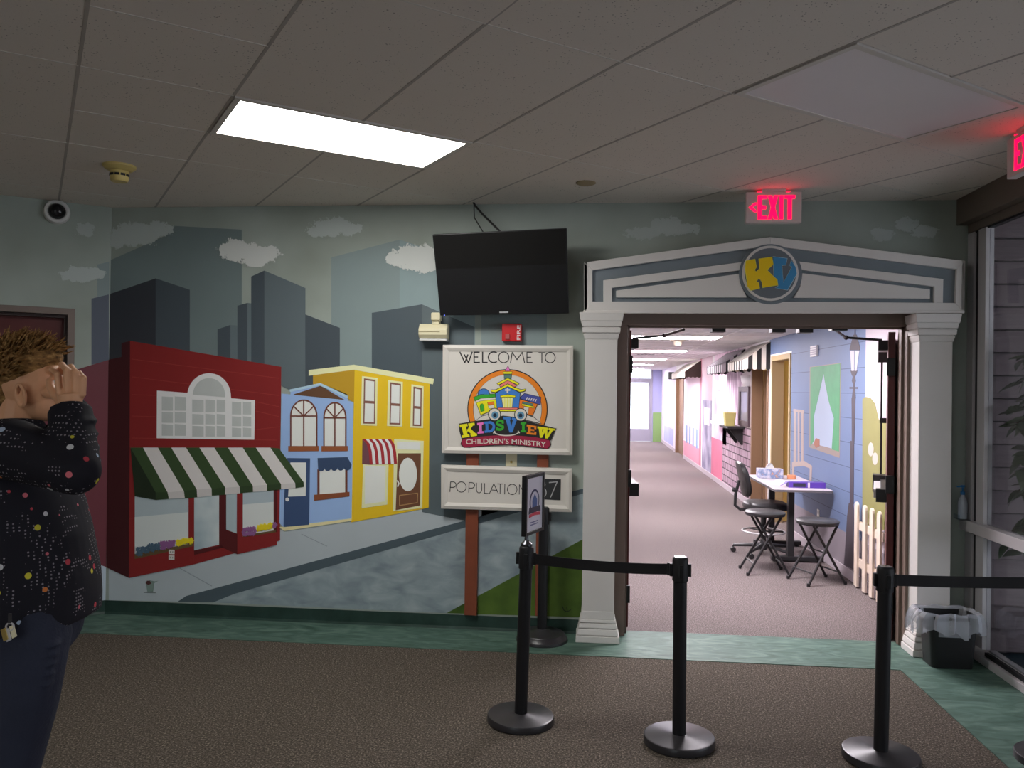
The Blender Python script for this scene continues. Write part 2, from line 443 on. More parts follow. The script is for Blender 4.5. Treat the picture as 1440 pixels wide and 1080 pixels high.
def panel_light(c, r, name, label, lens, group=None):
    a0, a1 = A0 + c * PT + .006, A0 + (c + 2) * PT - .006
    b0, b1 = r * .608 + .006, (r + 1) * .608 - .006
    cx, cy = ab((a0 + a1) / 2, (b0 + b1) / 2)
    e = empty(name, (cx, cy, CEIL)); tag(e, label, 'ceiling light', group)
    W = .028
    for q in ([(a0, b0), (a1, b0), (a1, b0 + W), (a0, b0 + W)], [(a0, b1 - W), (a1, b1 - W), (a1, b1), (a0, b1)],
              [(a0, b0 + W), (a0 + W, b0 + W), (a0 + W, b1 - W), (a0, b1 - W)], [(a1 - W, b0 + W), (a1, b0 + W), (a1, b1 - W), (a1 - W, b1 - W)]):
        obj('frame_rail', MB().prism([Vector((*ab(*p), CEIL - .006)) for p in q], (0, 0, .02)), M_tbar, e)
    q = [(a0 + W, b0 + W), (a1 - W, b0 + W), (a1 - W, b1 - W), (a0 + W, b1 - W)]
    obj('lens', MB().prism([Vector((*ab(*p), CEIL - .002)) for p in q], (0, 0, .012)), lens, e)
    return e
panel_light(0, -1, 'ceiling_light_panel', 'lit rectangular ceiling light panel glowing white above the mural', M_light)
M_off = mat('unlit_prismatic_lens', (0.78, 0.73, 0.735, 1), 0.4, noise=.03, nscale=3)
panel_light(3, -4, 'ceiling_light_panel', 'unlit pale ceiling light panel beside the red exit signs', M_off)
for c, r in rear: panel_light(c, r, 'ceiling_light_panel', 'added fill light panel unseen behind the viewer', M_light2)  # added fill source, out of view

# soffit and storefront on the right
M_soffit = mat('taupe_soffit_paint', S(92, 82, 74, 1.5), 0.7)
struct(obj('trim_5', MB().box(2.135, 2.36, -8, 0.0, 2.79, CEIL + .05), M_soffit, bev=.003), 'taupe soffit beam above the glass wall', 'beam')
sf = empty('window_1', (2.225, -1.5, 0)); struct(sf, 'aluminium framed glass wall looking into a sided porch', 'glass wall')
def sfbox(n, y0, y1, z0, z1, x0=2.2, x1=2.25, M=None): return obj(n, MB().box(x0, x1, y0, y1, z0, z1), M or M_alu, sf, bev=.002)
sfbox('mullion', -.105, -.018, .09, 2.73)
sfbox('seal', -.165, -.105, .09, 2.73, 2.215, 2.24, M_darkgap)
sfbox('mullion', -.262, -.165, .09, 2.73)
for y in (-1.75, -2.9, -4.05, -5.2): sfbox('mullion', y - .05, y + .05, .09, 2.73)
sfbox('head_rail', -8, -.018, 2.735, 2.79, 2.2, 2.26, M_soffit)
sfbox('head_seal', -8, -.018, 2.722, 2.735, 2.21, 2.25, M_darkgap)
sfbox('sill', -8, -.018, .004, .05, 2.19, 2.30)
sfbox('sill_seal', -8, -.262, .05, .075, 2.215, 2.24, M_darkgap)
sfbox('bottom_rail', -8, -.262, .05, .09, 2.24, 2.28)
sfbox('middle_rail', -8, -.018, .80, .868, 2.165, 2.25)
sfbox('pane', -8, -.262, .09, .80, 2.222, 2.228, M_glass); sfbox('pane', -8, -.262, .868, 2.72, 2.222, 2.228, M_glass)

# ------------------------------------------------ porch behind the glass
M_siding = ramp_mat('grey_lap_siding', [(0.3, S(112, 100, 104)), (0.7, S(130, 117, 121))], scale=6, detail=5, rough=.6, stretch=(1, 1, 12))
M_porchfloor = mat('dark_porch_floor', S(60, 84, 96, 1.0), .35, noise=.3, nscale=5)
struct(obj('floor_porch', MB().box(2.30, 6, -8, 0, -.06, 0), M_porchfloor), 'dark floor of the porch behind the glass', 'floor')
pw = struct(obj('wall_porch', MB().box(2.26, 6, -.01, .1, 0, CEIL + .05), mat('siding_shadow', (.05, .045, .05, 1), .8)), 'lap sided porch wall seen through the glass', 'wall')
for i in range(20):
    z = .012 + i * .149
    obj('siding_board', MB().prism([(2.29, -.012, z + .149), (2.29, -.020, z + .149), (2.29, -.058, z + .012), (2.29, -.058, z + .009), (2.29, -.012, z + .009)], (3.7, 0, 0)), M_siding, pw)
struct(obj('ceiling_porch', MB().box(2.25, 6, -8, .1, 2.99, 3.08), M_cream_wall), 'porch ceiling behind the glass', 'ceiling')
struct(obj('wall_porch_outer', MB().box(6, 6.1, -8, -6.5, 0, 3.0).box(6, 6.1, -1.2, .1, 0, 3.0).box(6, 6.1, -6.5, -1.2, 2.3, 3.0).box(2.3, 6.1, -8.1, -8, 0, 3), M_cream_wall), 'unseen outer porch wall opened wide to daylight the porch', 'wall')  # unseen wall, its wide opening shaped to let daylight onto the siding

# ================================================================== HALLWAY SHELL
HY0, HY1 = 0.115, 21.2
HLX = -0.75
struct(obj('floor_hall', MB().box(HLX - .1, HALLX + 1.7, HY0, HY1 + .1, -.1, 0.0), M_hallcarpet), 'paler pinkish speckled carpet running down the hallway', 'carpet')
struct(obj('ceiling_hall', MB().box(HLX - .1, HALLX + .1, .14, HY1 + .1, HCEIL, HCEIL + .1), mat('hall_ceiling_tile', (0.62, .6, .6, 1), .9)), 'low white hallway ceiling', 'ceiling')
hc = bpy.data.objects['ceiling_hall']
for x in (-.41, .2, 1.415): obj('grid_runner', MB().box(x - .012, x + .012, .14, HY1, HCEIL - .004, HCEIL + .01), M_hallwhite, hc)
y = .98
while y < 21:
    obj('cross_bar', MB().box(HLX, HALLX, y - .012, y + .012, HCEIL - .003, HCEIL + .01), M_hallwhite, hc)
    y += .61
struct(obj('wall_hall_left', MB().box(HLX - .1, HLX, .14, HY1, 0, HCEIL), M_hallwhite), 'white hallway wall hidden by the open door', 'wall')
DO = [(4.22, 5.13, 2.10), (5.40, 6.40, 2.03), (15.0, 16.7, 2.05)]
hw = MB()
ys = .14
for a, b, z in DO:
    hw.box(HALLX, HALLX + .12, ys, a, 0, HCEIL); hw.box(HALLX, HALLX + .12, a, b, z, HCEIL); ys = b
hw.box(HALLX, HALLX + .12, ys, HY1, 0, HCEIL)
M_hallblue = mat('hall_blue_paint', S(118, 140, 178, 1.35), .6, noise=.06, nscale=3)
wall_hall = struct(obj('wall_hall_right', hw, M_hallwhite), 'hallway wall painted with a house and shop mural', 'wall')
# end wall with glazed door
ew = MB().box(HLX, .90, HY1, HY1 + .15, 0, HCEIL).box(1.80, HALLX + .1, HY1, HY1 + .15, 0, HCEIL)
wall_end = struct(obj('wall_hall_end', ew, mat('lilac_wall_paint', S(150, 150, 190, 1.1), .6)), 'end wall of the hallway around the bright glass door', 'wall')
coat('painted_dado', [(1.82, HY1, 0), (2.10, HY1, 0), (2.10, HY1, .97), (1.82, HY1, .97)], (0, -1, 0), 6, mat('olive_dado_paint', S(120, 150, 92, 1.1), .6), wall_end)
d3 = empty('door_3', (1.35, HY1, 0)); struct(d3, 'glazed door flooded with daylight at the far end', 'door')
M_hallgrey = mat('hall_door_grey', S(150, 146, 160, 1.0), .5)
obj('door_frame', MB().box(.90, .95, HY1 - .02, HY1 + .1, 0, HCEIL).box(1.75, 1.80, HY1 - .02, HY1 + .1, 0, HCEIL).box(.95, 1.75, HY1 - .02, HY1 + .1, 2.03, 2.09), M_hallgrey, d3)
lf = obj('door_leaf', MB().box(.95, 1.02, HY1 + .02, HY1 + .07, .01, 2.03).box(1.68, 1.75, HY1 + .02, HY1 + .07, .01, 2.03).box(1.02, 1.68, HY1 + .02, HY1 + .07, .01, .42).box(1.02, 1.68, HY1 + .02, HY1 + .07, 1.94, 2.03), M_hallgrey, d3)
obj('pane', MB().box(1.02, 1.68, HY1 + .04, HY1 + .046, .42, 1.94), M_glass2, lf)
obj('transom_pane', MB().box(.95, 1.75, HY1 + .04, HY1 + .046, 2.09, HCEIL), M_glass2, d3)
struct(obj('ground_outside', MB().box(-6, 9, HY1 + .15, 40, -.12, -.02), mat('pale_concrete', (.7, .69, .68, 1), .8, noise=.08, nscale=2)), 'pale concrete outside the far glass door', 'ground')
bb = MB()
for a, b in ((.3, 4.17), (6.45, 14.95), (16.75, HY1)): bb.box(HALLX - .012, HALLX, a, b, 0, .09)
struct(obj('baseboard_hall', bb, mat('hall_base_paint', S(176, 166, 172, 1.1), .5)), 'pale baseboard along the hallway mural', 'baseboard')
for i, y in enumerate((.98, 4.64, 8.30, 11.96, 15.62, 19.28)):
    e = empty('hall_light_panel', (.8, y + .3, HCEIL))
    tag(e, '%s white hallway ceiling light panel counted from the double doors' % ('first', 'second', 'third', 'fourth', 'fifth', 'sixth')[i], 'ceiling light', 'hallway ceiling panels')
    obj('frame', MB().box(.205, 1.405, y + .005, y + .605, HCEIL - .006, HCEIL + .01), M_hallwhite, e)
    obj('lens', MB().box(.23, 1.38, y + .03, y + .58, HCEIL - .009, HCEIL - .005), M_hall_light, e)

# ================================================================== STREET MURAL (paint on wall_back and wall_left)
NB = (0, -1, 0)
PC = {}
def P(r, g, b, k=K, rough=.55, noise=0.0, ns=6):
    key = (r, g, b, k, noise)
    if key not in PC: PC[key] = mat('paint_%d_%d_%d_%d' % (r, g, b, int(k * 10)), S(r, g, b, k), rough, noise=noise, nscale=ns)
    return PC[key]
def mw(name, pts, layer, material, parent=wall_back):
    return coat(name, [wp(x, y) for x, y in pts], NB, layer, material, parent)
def mwq(name, quads, layer, material, parent=wall_back):
    mb = MB()
    off = Vector(NB) * .0007 * layer
    for i_, q in enumerate(quads): mb.prism([wp(x, y) + off * (1 + .012 * (i_ % 70)) for x, y in q], Vector((0, 1, 0)) * (.0007 * layer + .0004))
    return obj(name, mb, material, parent)
def ml(name, pts, layer, material, parent=wall_left):
    return coat(name, [lp(x, y) for x, y in pts], LN, layer, material, parent)

# distant towers
tower_pale = P(92, 104, 105, noise=.08, ns=3); tower_pale2 = P(106, 119, 119, noise=.08, ns=3)
dk = P(40, 43, 49); dk2 = P(57, 65, 71); mid = P(66, 77, 85); mid2 = P(82, 93, 97)
mw('painted_tower', [(153, 367), (234, 331), (234, 317), (340, 323), (340, 520), (153, 520)], 1, tower_pale)
t = mw('painted_tower', [(153, 414), (219, 391.5), (219, 500), (153, 520)], 2, dk); mw('painted_tower_face', [(219, 391.5), (267, 407.5), (267, 510), (219, 505)], 2, dk2, t)
t = mw('painted_tower', [(306, 463), (324, 457), (324, 520), (306, 520)], 2, dk2); mw('painted_tower_face', [(324, 457), (336, 458), (336, 520), (324, 520)], 2, mid2, t)
t = mw('painted_tower', [(334, 430), (348, 426), (348, 520), (334, 520)], 3, dk2); mw('painted_tower_face', [(348, 426), (356, 427), (356, 520), (348, 520)], 3, mid2, t)
t = mw('painted_tower', [(353.5, 389), (372, 380.5), (372, 530), (353.5, 520)], 4, dk2); mw('painted_tower_face', [(372, 380.5), (429.5, 405), (429.5, 560), (372, 530)], 4, P(78, 88, 92), t)
mw('painted_tower', [(429, 442), (478, 461), (478, 560), (429, 560)], 3, P(57, 65, 71))
t = mw('painted_tower', [(466, 362), (562, 337), (562, 560), (466, 560)], 1, tower_pale2)
mw('painted_tower_face', [(562, 337), (668, 372), (668, 560), (562, 560)], 1, P(112, 128, 130, noise=.06), t)
t = mw('painted_tower', [(523, 440), (593.5, 428), (593.5, 560), (523, 545)], 3, P(58, 68, 74)); mw('painted_tower_face', [(593.5, 428), (667.5, 460), (667.5, 735), (593.5, 720)], 3, P(72, 82, 86), t)
mw('painted_tower', [(677, 404), (769, 430), (769, 705), (677, 730)], 1, P(104, 116, 116, noise=.06))
# clouds
def cloud_mat(name, c, cov):
    M = bpy.data.materials.new(name); M.use_nodes = True
    nt = M.node_tree; b = nt.nodes['Principled BSDF']; b.inputs['Base Color'].default_value = c; b.inputs['Roughness'].default_value = .7
    tc = nt.nodes.new('ShaderNodeTexCoord'); n = nt.nodes.new('ShaderNodeTexNoise'); n.inputs['Scale'].default_value = 16; n.inputs['Detail'].default_value = 9; n.inputs['Roughness'].default_value = .72
    g = nt.nodes.new('ShaderNodeUVMap'); g.uv_map = 'UVMap'
    sx = nt.nodes.new('ShaderNodeSeparateXYZ'); nt.links.new(g.outputs[0], sx.inputs[0])
    nt.links.new(tc.outputs['Object'], n.inputs['Vector'])
    a = nt.nodes.new('ShaderNodeMath'); a.operation = 'ADD'; nt.links.new(n.outputs['Fac'], a.inputs[0]); nt.links.new(sx.outputs[0], a.inputs[1])
    r = nt.nodes.new('ShaderNodeMath'); r.operation = 'GREATER_THAN'; r.inputs[1].default_value = cov
    nt.links.new(a.outputs[0], r.inputs[0]); nt.links.new(r.outputs[0], b.inputs['Alpha'])
    return M
CL1 = cloud_mat('thin_cloud_paint', S(146, 154, 151, K), .70); CL2 = cloud_mat('cloud_paint', S(172, 175, 172, K), .64); CL3 = cloud_mat('faint_cloud_paint', S(138, 146, 142, K), .72)
def cloud(blobs, material, layer, onleft=False):
    """sponged cloud: discs whose paint thins towards the rim (uv.x = thickness)"""
    vs, fs, uv = [], [], []
    for bi, (x, y, rx, ry) in enumerate(blobs):
        k = len(vs); off = .0007 * layer + .0003 * bi
        def pt(a, b): return (lp(a, b) + LN * off) if onleft else (wp(a, b) + Vector(NB) * off)
        vs.append(pt(x, y)); uv.append(.42)
        for ring, u in ((.5, .3), (1, 0)):
            for j in range(20):
                an = 2 * math.pi * j / 20; vs.append(pt(x + rx * ring * math.cos(an), y + ry * ring * math.sin(an))); uv.append(u)
        for j in range(20):
            j2 = (j + 1) % 20
            fs.append((k, k + 1 + j, k + 1 + j2)); fs.append((k + 1 + j, k + 21 + j, k + 21 + j2, k + 1 + j2))
    pr = wall_left if onleft else wall_back
    mb = MB(); mb.v = [Vector(v) for v in vs]; mb.f = fs
    o = obj('painted_cloud', mb, material, pr, fix=False)
    me = o.data; ul = me.uv_layers.new(name='UVMap')
    for lo in me.loops: ul.data[lo.index].uv = (uv[lo.vertex_index], 0)
    return o
cloud([(335, 352, 34, 20), (372, 358, 30, 15), (360, 366, 26, 12)], CL2, 6)
cloud([(470, 320, 46, 20), (450, 326, 26, 12), (495, 322, 26, 11)], CL1, 5)
cloud([(585, 362, 46, 22), (600, 372, 40, 14), (560, 365, 22, 12)], CL2, 5)
cloud([(192, 330, 50, 24), (225, 322, 26, 16), (165, 338, 22, 18)], CL1, 6)
cloud([(905, 328, 40, 14), (940, 318, 40, 20), (965, 322, 30, 12)], CL3, 3)
cloud([(1240, 330, 30, 14), (1275, 316, 26, 16), (1300, 325, 28, 13)], CL3, 3)
cloud([(110, 386, 38, 16), (132, 386, 24, 12)], CL1, 3, True)
cloud([(122, 323, 24, 14)], CL3, 3, True)

# pavement, kerb, road, grass
mw('painted_pavement', [(153, 797), (183, 790), (395, 745), (430, 738), (497, 728), (608, 712), (662, 716), (820, 692), (820, 694), (250, 846), (153, 844)], 1, P(148, 156, 160, noise=.05, ns=4))
mw('painted_kerb_face', [(262, 838), (820, 687), (820, 694), (330, 835), (300, 847), (250, 846)], 3, P(62, 74, 80))
road = ramp_mat('road_paint', [(.3, S(100, 112, 118, K)), (.55, S(122, 134, 138, K)), (.75, S(140, 150, 152, K))], scale=5, detail=8, rough=.6, dist=.6, stretch=(1, 1, 2))
mw('painted_road', [(296, 847), (330, 835), (820, 694), (820, 760), (628, 862), (600, 861)], 2, road)
mw('painted_grass', [(628, 862), (820, 758), (820, 868)], 3, ramp_mat('grass_paint', [(.3, S(46, 66, 22, K)), (.7, S(74, 96, 36, K))], scale=4, detail=6, rough=.6))
mwq('painted_paving_joint', ribbon([(253, 799), (298, 824)], 1.2) + ribbon([(424, 751), (460, 768)], 1.0), 3, P(120, 128, 134))

# ------------- red corner shop
Z3 = zmap(150, 470, 4.8); Z4 = zmap(150, 620, 4.697)
red = P(112, 28, 28, noise=.10, ns=3); redd = P(70, 18, 20, noise=.1); redside = P(52, 14, 18)
shop = mw('painted_red_shop', [(171.5, 482.5), (183.3, 479.4), (395.8, 515.8), (394, 640), (394, 760), (273, 793.5), (182, 812.7), (171.5, 808)], 5, red)
mw('painted_side_wall', [(153, 506), (171.5, 502), (171.5, 482.5), (183.3, 479.4), (182, 812.7), (150, 797.8)], 6, redside, shop)
for y0, x0, x1, y1 in ((505, 186, 393, 532), (530, 186, 392, 556), (555, 186, 220, 556), (565, 360, 393, 572), (585, 186, 220, 586), (604, 360, 394, 600), (616, 186, 390, 619), (578, 360, 393, 586)):
    mwq('painted_board_line', ribbon([(x0, y0), (x1, y1)], 1.0), 6, P(126, 42, 40), shop)
wpaint = P(196, 194, 192, noise=.03); pane = P(160, 164, 162, noise=.05, ns=8)
arch_out = arc(693, 418, 147, 155, 180, 360, 24)
win = mw('painted_arched_window', Z3([(342, 380), (546, 396)] + arch_out + [(842, 432), (1003, 446), (998, 712), (340, 702)]), 7, wpaint, shop)
mw('painted_pane', Z3(arc(693, 408, 108, 112, 180, 360, 20) + [(801, 425), (585, 408)]), 8, pane, shop)
for cols, rows in ((((375, 450), (462, 537)), ((420, 515), (524, 597), (606, 685))), (((580, 657), (668, 733), (745, 803)), ((440, 525), (538, 608), (618, 690))), (((848, 911), (922, 978)), ((455, 541), (554, 620), (630, 692)))):
    for (a, b) in cols:
        for (c, d) in rows:
            sk = (a - 580) * .035
            mw('painted_pane', Z3([(a, c), (b, c + 4), (b, d + 1), (a, d)]), 8, pane, shop)
# shop front below the awning
mw('painted_shop_glass', Z4([(188, 360), (545, 375), (545, 690), (188, 770)]), 6, P(150, 162, 166, noise=.06), shop)
mw('painted_window_blind', Z4([(188, 503), (540, 470), (540, 690), (188, 770)]), 7, P(178, 184, 182), shop)
mw('painted_door_glass', Z4([(580, 368), (745, 355), (745, 685), (580, 722)]), 7, ramp_mat('shop_door_glass_paint', [(.35, S(128, 146, 154, K)), (.7, S(176, 184, 184, K))], scale=3, detail=3), shop)
mw('painted_door_post', Z4([(543, 372), (580, 370), (580, 690), (543, 690)]), 8, red, shop)
mw('painted_door_post', Z4([(745, 352), (792, 345), (792, 590), (865, 612), (865, 748), (766, 703), (745, 690)]), 8, redd, shop)
mw('painted_door_sill', Z4([(580, 722), (765, 690), (770, 704), (580, 752)]), 8, redd, shop)
mw('painted_shop_glass', Z4([(792, 345), (862, 342), (860, 610), (792, 585)]), 8, P(146, 160, 164, noise=.05), shop)
mw('painted_door_post', Z4([(862, 342), (902, 338), (902, 640), (865, 640)]), 8, red, shop)
mw('painted_shop_glass', Z4([(902, 335), (1105, 322), (1105, 600), (902, 630)]), 8, P(148, 160, 166), shop)
mw('painted_window_blind', Z4([(902, 420), (1105, 402), (1105, 600), (902, 630)]), 9, P(180, 184, 182), shop)
mw('painted_door_post', Z4([(1105, 322), (1128, 320), (1126, 600), (1105, 600)]), 9, redd, shop)
boxl = mw('painted_planter', Z4([(150, 515), (188, 515), (188, 775), (575, 690), (575, 815), (150, 905)]), 9, red, shop)
mw('painted_planter', Z4([(865, 628), (1128, 590), (1125, 687), (865, 748)]), 9, red, shop)
mw('painted_soil', Z4([(188, 745), (575, 675), (575, 694), (188, 779)]), 10, P(84, 66, 40), shop)
mw('painted_soil', Z4([(905, 622), (1120, 588), (1120, 602), (905, 634)]), 10, P(84, 66, 40), shop)
fl = {'t': P(62, 84, 100), 'p': P(120, 78, 120), 'y': P(206, 176, 30)}
rnd = random.Random(3)
def blooms(x0, y0, x1, y1, n, key, hh):
    quads = []
    for i in range(n):
        t = rnd.random(); x = x0 + (x1 - x0) * t + rnd.uniform(-8, 8); y = y0 + (y1 - y0) * t + rnd.uniform(-hh, hh); r = rnd.uniform(9, 16); a = rnd.random()
        quads.append(Z4([(x + r * (1 if j % 2 else .55) * math.cos(a + j * math.pi / 5), y + r * (1 if j % 2 else .55) * math.sin(a + j * math.pi / 5)) for j in range(10)]))
    mwq('painted_flowers', quads, 11, fl[key], shop)
blooms(200, 735, 350, 690, 60, 't', 22); blooms(365, 690, 450, 680, 45, 'p', 22); blooms(470, 672, 570, 660, 45, 'y', 16)
blooms(910, 600, 985, 590, 40, 'p', 22); blooms(1000, 575, 1090, 560, 45, 'y', 15); blooms(1095, 555, 1125, 560, 14, 'p', 14)
# striped awning
gr = P(46, 64, 36, noise=.06); ws = P(186, 182, 180)
top = [(165, 765), (250, 765), (350, 765), (440, 765), (540, 765), (630, 765), (730, 765), (822, 765), (922, 765), (1010, 765), (1108, 765), (1165, 770)]
fold = [(335, 1066), (415, 1066), (525, 1057), (612, 1047), (712, 1041), (805, 1035), (900, 1027), (990, 1022), (1085, 1016), (1180, 1010), (1275, 1004), (1332, 998)]
hem4 = [(330, 390), (415, 382), (520, 378), (602, 372), (698, 361), (785, 354), (885, 345), (970, 336), (1063, 330), (1155, 319), (1250, 311), (1305, 303)]
T3, F3, H4 = Z3(top), Z3(fold), Z4(hem4)
for i in range(11):
    m_ = gr if i % 2 == 0 else ws
    s_ = mw('painted_awning_stripe', [T3[i], T3[i + 1], F3[i + 1], F3[i]], 12, m_, shop)
    mw('painted_awning_stripe', [F3[i], F3[i + 1], H4[i + 1], H4[i]], 12, P(38, 54, 30) if i % 2 == 0 else P(174, 170, 168), shop)
mw('painted_awning_side', [T3[0], F3[0], H4[0], Z4([(190, 365)])[0], Z4([(188, 330)])[0]], 12, P(24, 34, 20), shop)
# part of the shop on the angled wall
ml('painted_side_wall', [(153, 506), (103, 521), (60, 534), (60, 766), (150.5, 797.8)], 2, P(86, 38, 46, noise=.08))
ml('painted_pavement', [(150.5, 797.8), (60, 766), (60, 862), (150, 844)], 1, P(146, 156, 166))
ml('painted_tower', [(153, 414), (128.6, 420), (128.6, 513), (153, 507)], 1, P(66, 72, 84))
ml('painted_tower', [(153.5, 368), (137, 372), (137, 418), (153.5, 414)], 1, tower_pale2)

# ------------- blue house
Z5 = zmap(380, 500, 4.5)
blue = P(128, 154, 194, noise=.05); brn = P(92, 50, 38); paleg = P(190, 196, 188, noise=.03)
house = mw('painted_blue_house', Z5([(72, 240), (130, 246), (130, 215), (320, 175), (490, 245), (490, 288), (528, 292), (516, 1040), (90, 1090), (60, 1060)]), 6, blue)
mw('painted_gable', Z5([(150, 245), (318, 192), (472, 280), (150, 248)]), 8, P(84, 58, 40), house)
mwq('painted_gable_trim', [Z5(q) for q in ribbon([(128, 222), (318, 182), (490, 262)], 16)], 9, P(150, 176, 214), house)
for (x0, x1, yt, ym, yb) in ((132, 296, 282, 382, 572), (342, 480, 298, 394, 572)):
    cx, rx = (x0 + x1) / 2, (x1 - x0) / 2
    a = arc(cx, ym, rx, ym - yt, 180, 360, 18)
    mw('painted_arched_pane', Z5([(x0, yb)] + a + [(x1, yb)]), 8, paleg, house)
    q = ribbon([(x0, yb)] + a + [(x1, yb)], 9) + ribbon([(cx, yt), (cx, yb)], 8) + ribbon([(x0, ym), (x1, ym)], 8)
    q += ribbon([(cx, ym), (cx - rx * .78, ym - (ym - yt) * .62)], 7) + ribbon([(cx, ym), (cx + rx * .78, ym - (ym - yt) * .62)], 7)
    mwq('painted_window_bars', [Z5(x) for x in q], 9, brn, house)
    mw('painted_sill', Z5([(x0 - 16, yb), (x1 + 12, yb), (x1 + 12, yb + 32), (x0 - 16, yb + 34)]), 9, P(126, 72, 42), house)
dn = P(48, 66, 98)
mw('painted_blue_door', Z5([(110, 648), (254, 650), (248, 1070), (86, 1085), (90, 900), (100, 700)]), 8, dn, house)
mw('painted_door_glass', Z5([(130, 676), (230, 676), (226, 888), (115, 892)]), 9, paleg, house)
mw('painted_knob', [(x, y) for x, y in Z5(arc(110, 910, 12, 12, 0, 340, 14))], 10, P(200, 204, 200), house)
mw('painted_pane', Z5([(305, 720), (482, 720), (482, 866), (305, 885)]), 8, paleg, house)
mw('painted_window_post', Z5([(300, 720), (314, 720), (314, 882), (300, 882)]), 9, brn, house)
mw('painted_window_post', Z5([(476, 720), (490, 720), (490, 866), (476, 866)]), 9, brn, house)
mw('painted_sill', Z5([(280, 880), (503, 862), (503, 890), (280, 918)]), 10, P(112, 62, 38), house)
sc = []
for i in range(5):
    x0 = 305 + i * 41; sc += arc(x0 + 20, 712 - i * 1.5, 20, 20, 180, 0, 8)
mw('painted_scalloped_awning', Z5([(302, 648), (490, 642), (516, 690), (512, 722)] + sc[::-1]), 11, P(44, 60, 86), house)
mw('painted_verge', Z5([(245, 1062), (516, 1030), (516, 1045), (90, 1110), (60, 1085)]), 7, P(196, 184, 140), house)

# ------------- yellow house
yel = P(196, 160, 26, noise=.05); yeld = P(158, 124, 30); crm = P(212, 198, 150)
yh = mw('painted_yellow_house', Z5([(272, 120), (535, 90), (1010, 170), (1003, 962), (770, 1008), (512, 1055), (530, 300), (480, 262), (272, 180)]), 5, yel)
mw('painted_side_wall', Z5([(272, 121), (535, 91), (531, 300), (490, 270), (480, 262), (272, 180)]), 6, yeld, yh)
mw('painted_cornice', Z5([(245, 92), (530, 58), (1038, 148), (1030, 182), (530, 90), (245, 128)]), 7, crm, yh)
for (x0, x1, y0, y1, xm) in ((582, 680, 130, 440, 0), (748, 840, 155, 445, 0), (895, 972, 182, 455, 0)):
    mw('painted_window_frame', Z5([(x0, y0), (x1, y0 + 12), (x1 - 4, y1 + 4), (x0 - 8, y1)]), 8, crm, yh)
    mw('painted_sash', Z5([(x0 + 13, y0 + 14), (x1 - 12, y0 + 24), (x1 - 15, y1 - 8), (x0 + 8, y1 - 10)]), 9, P(110, 74, 62), yh)
    hmid = (y0 + y1) / 2 + 8
    mw('painted_pane', Z5([(x0 + 21, y0 + 26), (x1 - 20, y0 + 34), (x1 - 21, hmid - 4), (x0 + 19, hmid - 8)]), 10, paleg, yh)
    mw('painted_pane', Z5([(x0 + 19, hmid + 8), (x1 - 21, hmid + 12), (x1 - 23, y1 - 18), (x0 + 16, y1 - 20)]), 10, paleg, yh)
mw('painted_window_frame', Z5([(590, 680), (750, 690), (742, 942), (580, 966)]), 8, crm, yh)
mw('painted_pane', Z5([(600, 695), (732, 700), (728, 922), (600, 940)]), 9, paleg, yh)
n = 6
for i in range(9):
    def aw(t, s): return (582 + (768 - 582) * t + (230 - 186) * 0 * s, 0)
    t0, t1 = i / 9, (i + 1) / 9
    def cur(t):
        xs = 585 + 180 * t; xe = 632 + 172 * t
        return [(xs, 528 + 2 * t), (xs + (xe - xs) * .55, 556 + 4 * t), (xs + (xe - xs) * .85, 605 + 6 * t), (xe, 690 - 6 * t)]
    mw('painted_awning_stripe', Z5(cur(t0) + cur(t1)[::-1]), 11, P(140, 40, 46) if i % 2 == 0 else P(204, 198, 192), yh)
mw('painted_awning_side', Z5([(585, 530), (612, 560), (628, 620), (632, 690), (583, 686)]), 10, P(96, 60, 66), yh)
mw('painted_door_frame', Z5([(785, 528), (972, 540), (962, 965), (778, 985)]), 8, crm, yh)
mw('painted_fanlight', Z5([(803, 545), (952, 550), (950, 597), (803, 592)]), 9, paleg, yh)
mw('painted_brown_door', Z5([(808, 618), (955, 618), (950, 948), (795, 978)]), 9, P(92, 60, 42), yh)
mw('painted_oval_glass', Z5(arc(873, 752, 57, 106, 0, 350, 26)), 10, paleg, yh)
mwq('painted_door_panel', [Z5(q) for q in ribbon([(820, 884), (934, 870), (932, 930), (820, 948)], 5, True)], 10, P(150, 116, 78), yh)
mwq('painted_handle', [Z5(q) for q in ribbon([(806, 790), (815, 808), (808, 828)], 9)], 11, P(204, 200, 186), yh)
# small painted critter near the floor and the painter's mark in the grass
cr = mw('painted_critter', [(x, y) for x, y in [(206, 822), (207, 817), (211, 816), (218, 817.5), (223, 816.5), (217, 820), (215.5, 832), (207.5, 832)]], 4, P(100, 116, 110))
mw('painted_cap', [(205, 820), (207, 816.5), (211, 816.5), (213, 820.5), (209, 822.5)], 5, P(70, 40, 40), cr)
mwq('painted_ground_line', ribbon([(203, 833), (219, 833.5)], 1), 4, P(96, 104, 104))
mwq('painted_signature', ribbon([(791, 853), (793, 858), (797, 860)], 1.2) + ribbon([(797, 854), (798, 860), (803, 857)], 1.2), 5, P(28, 40, 20))

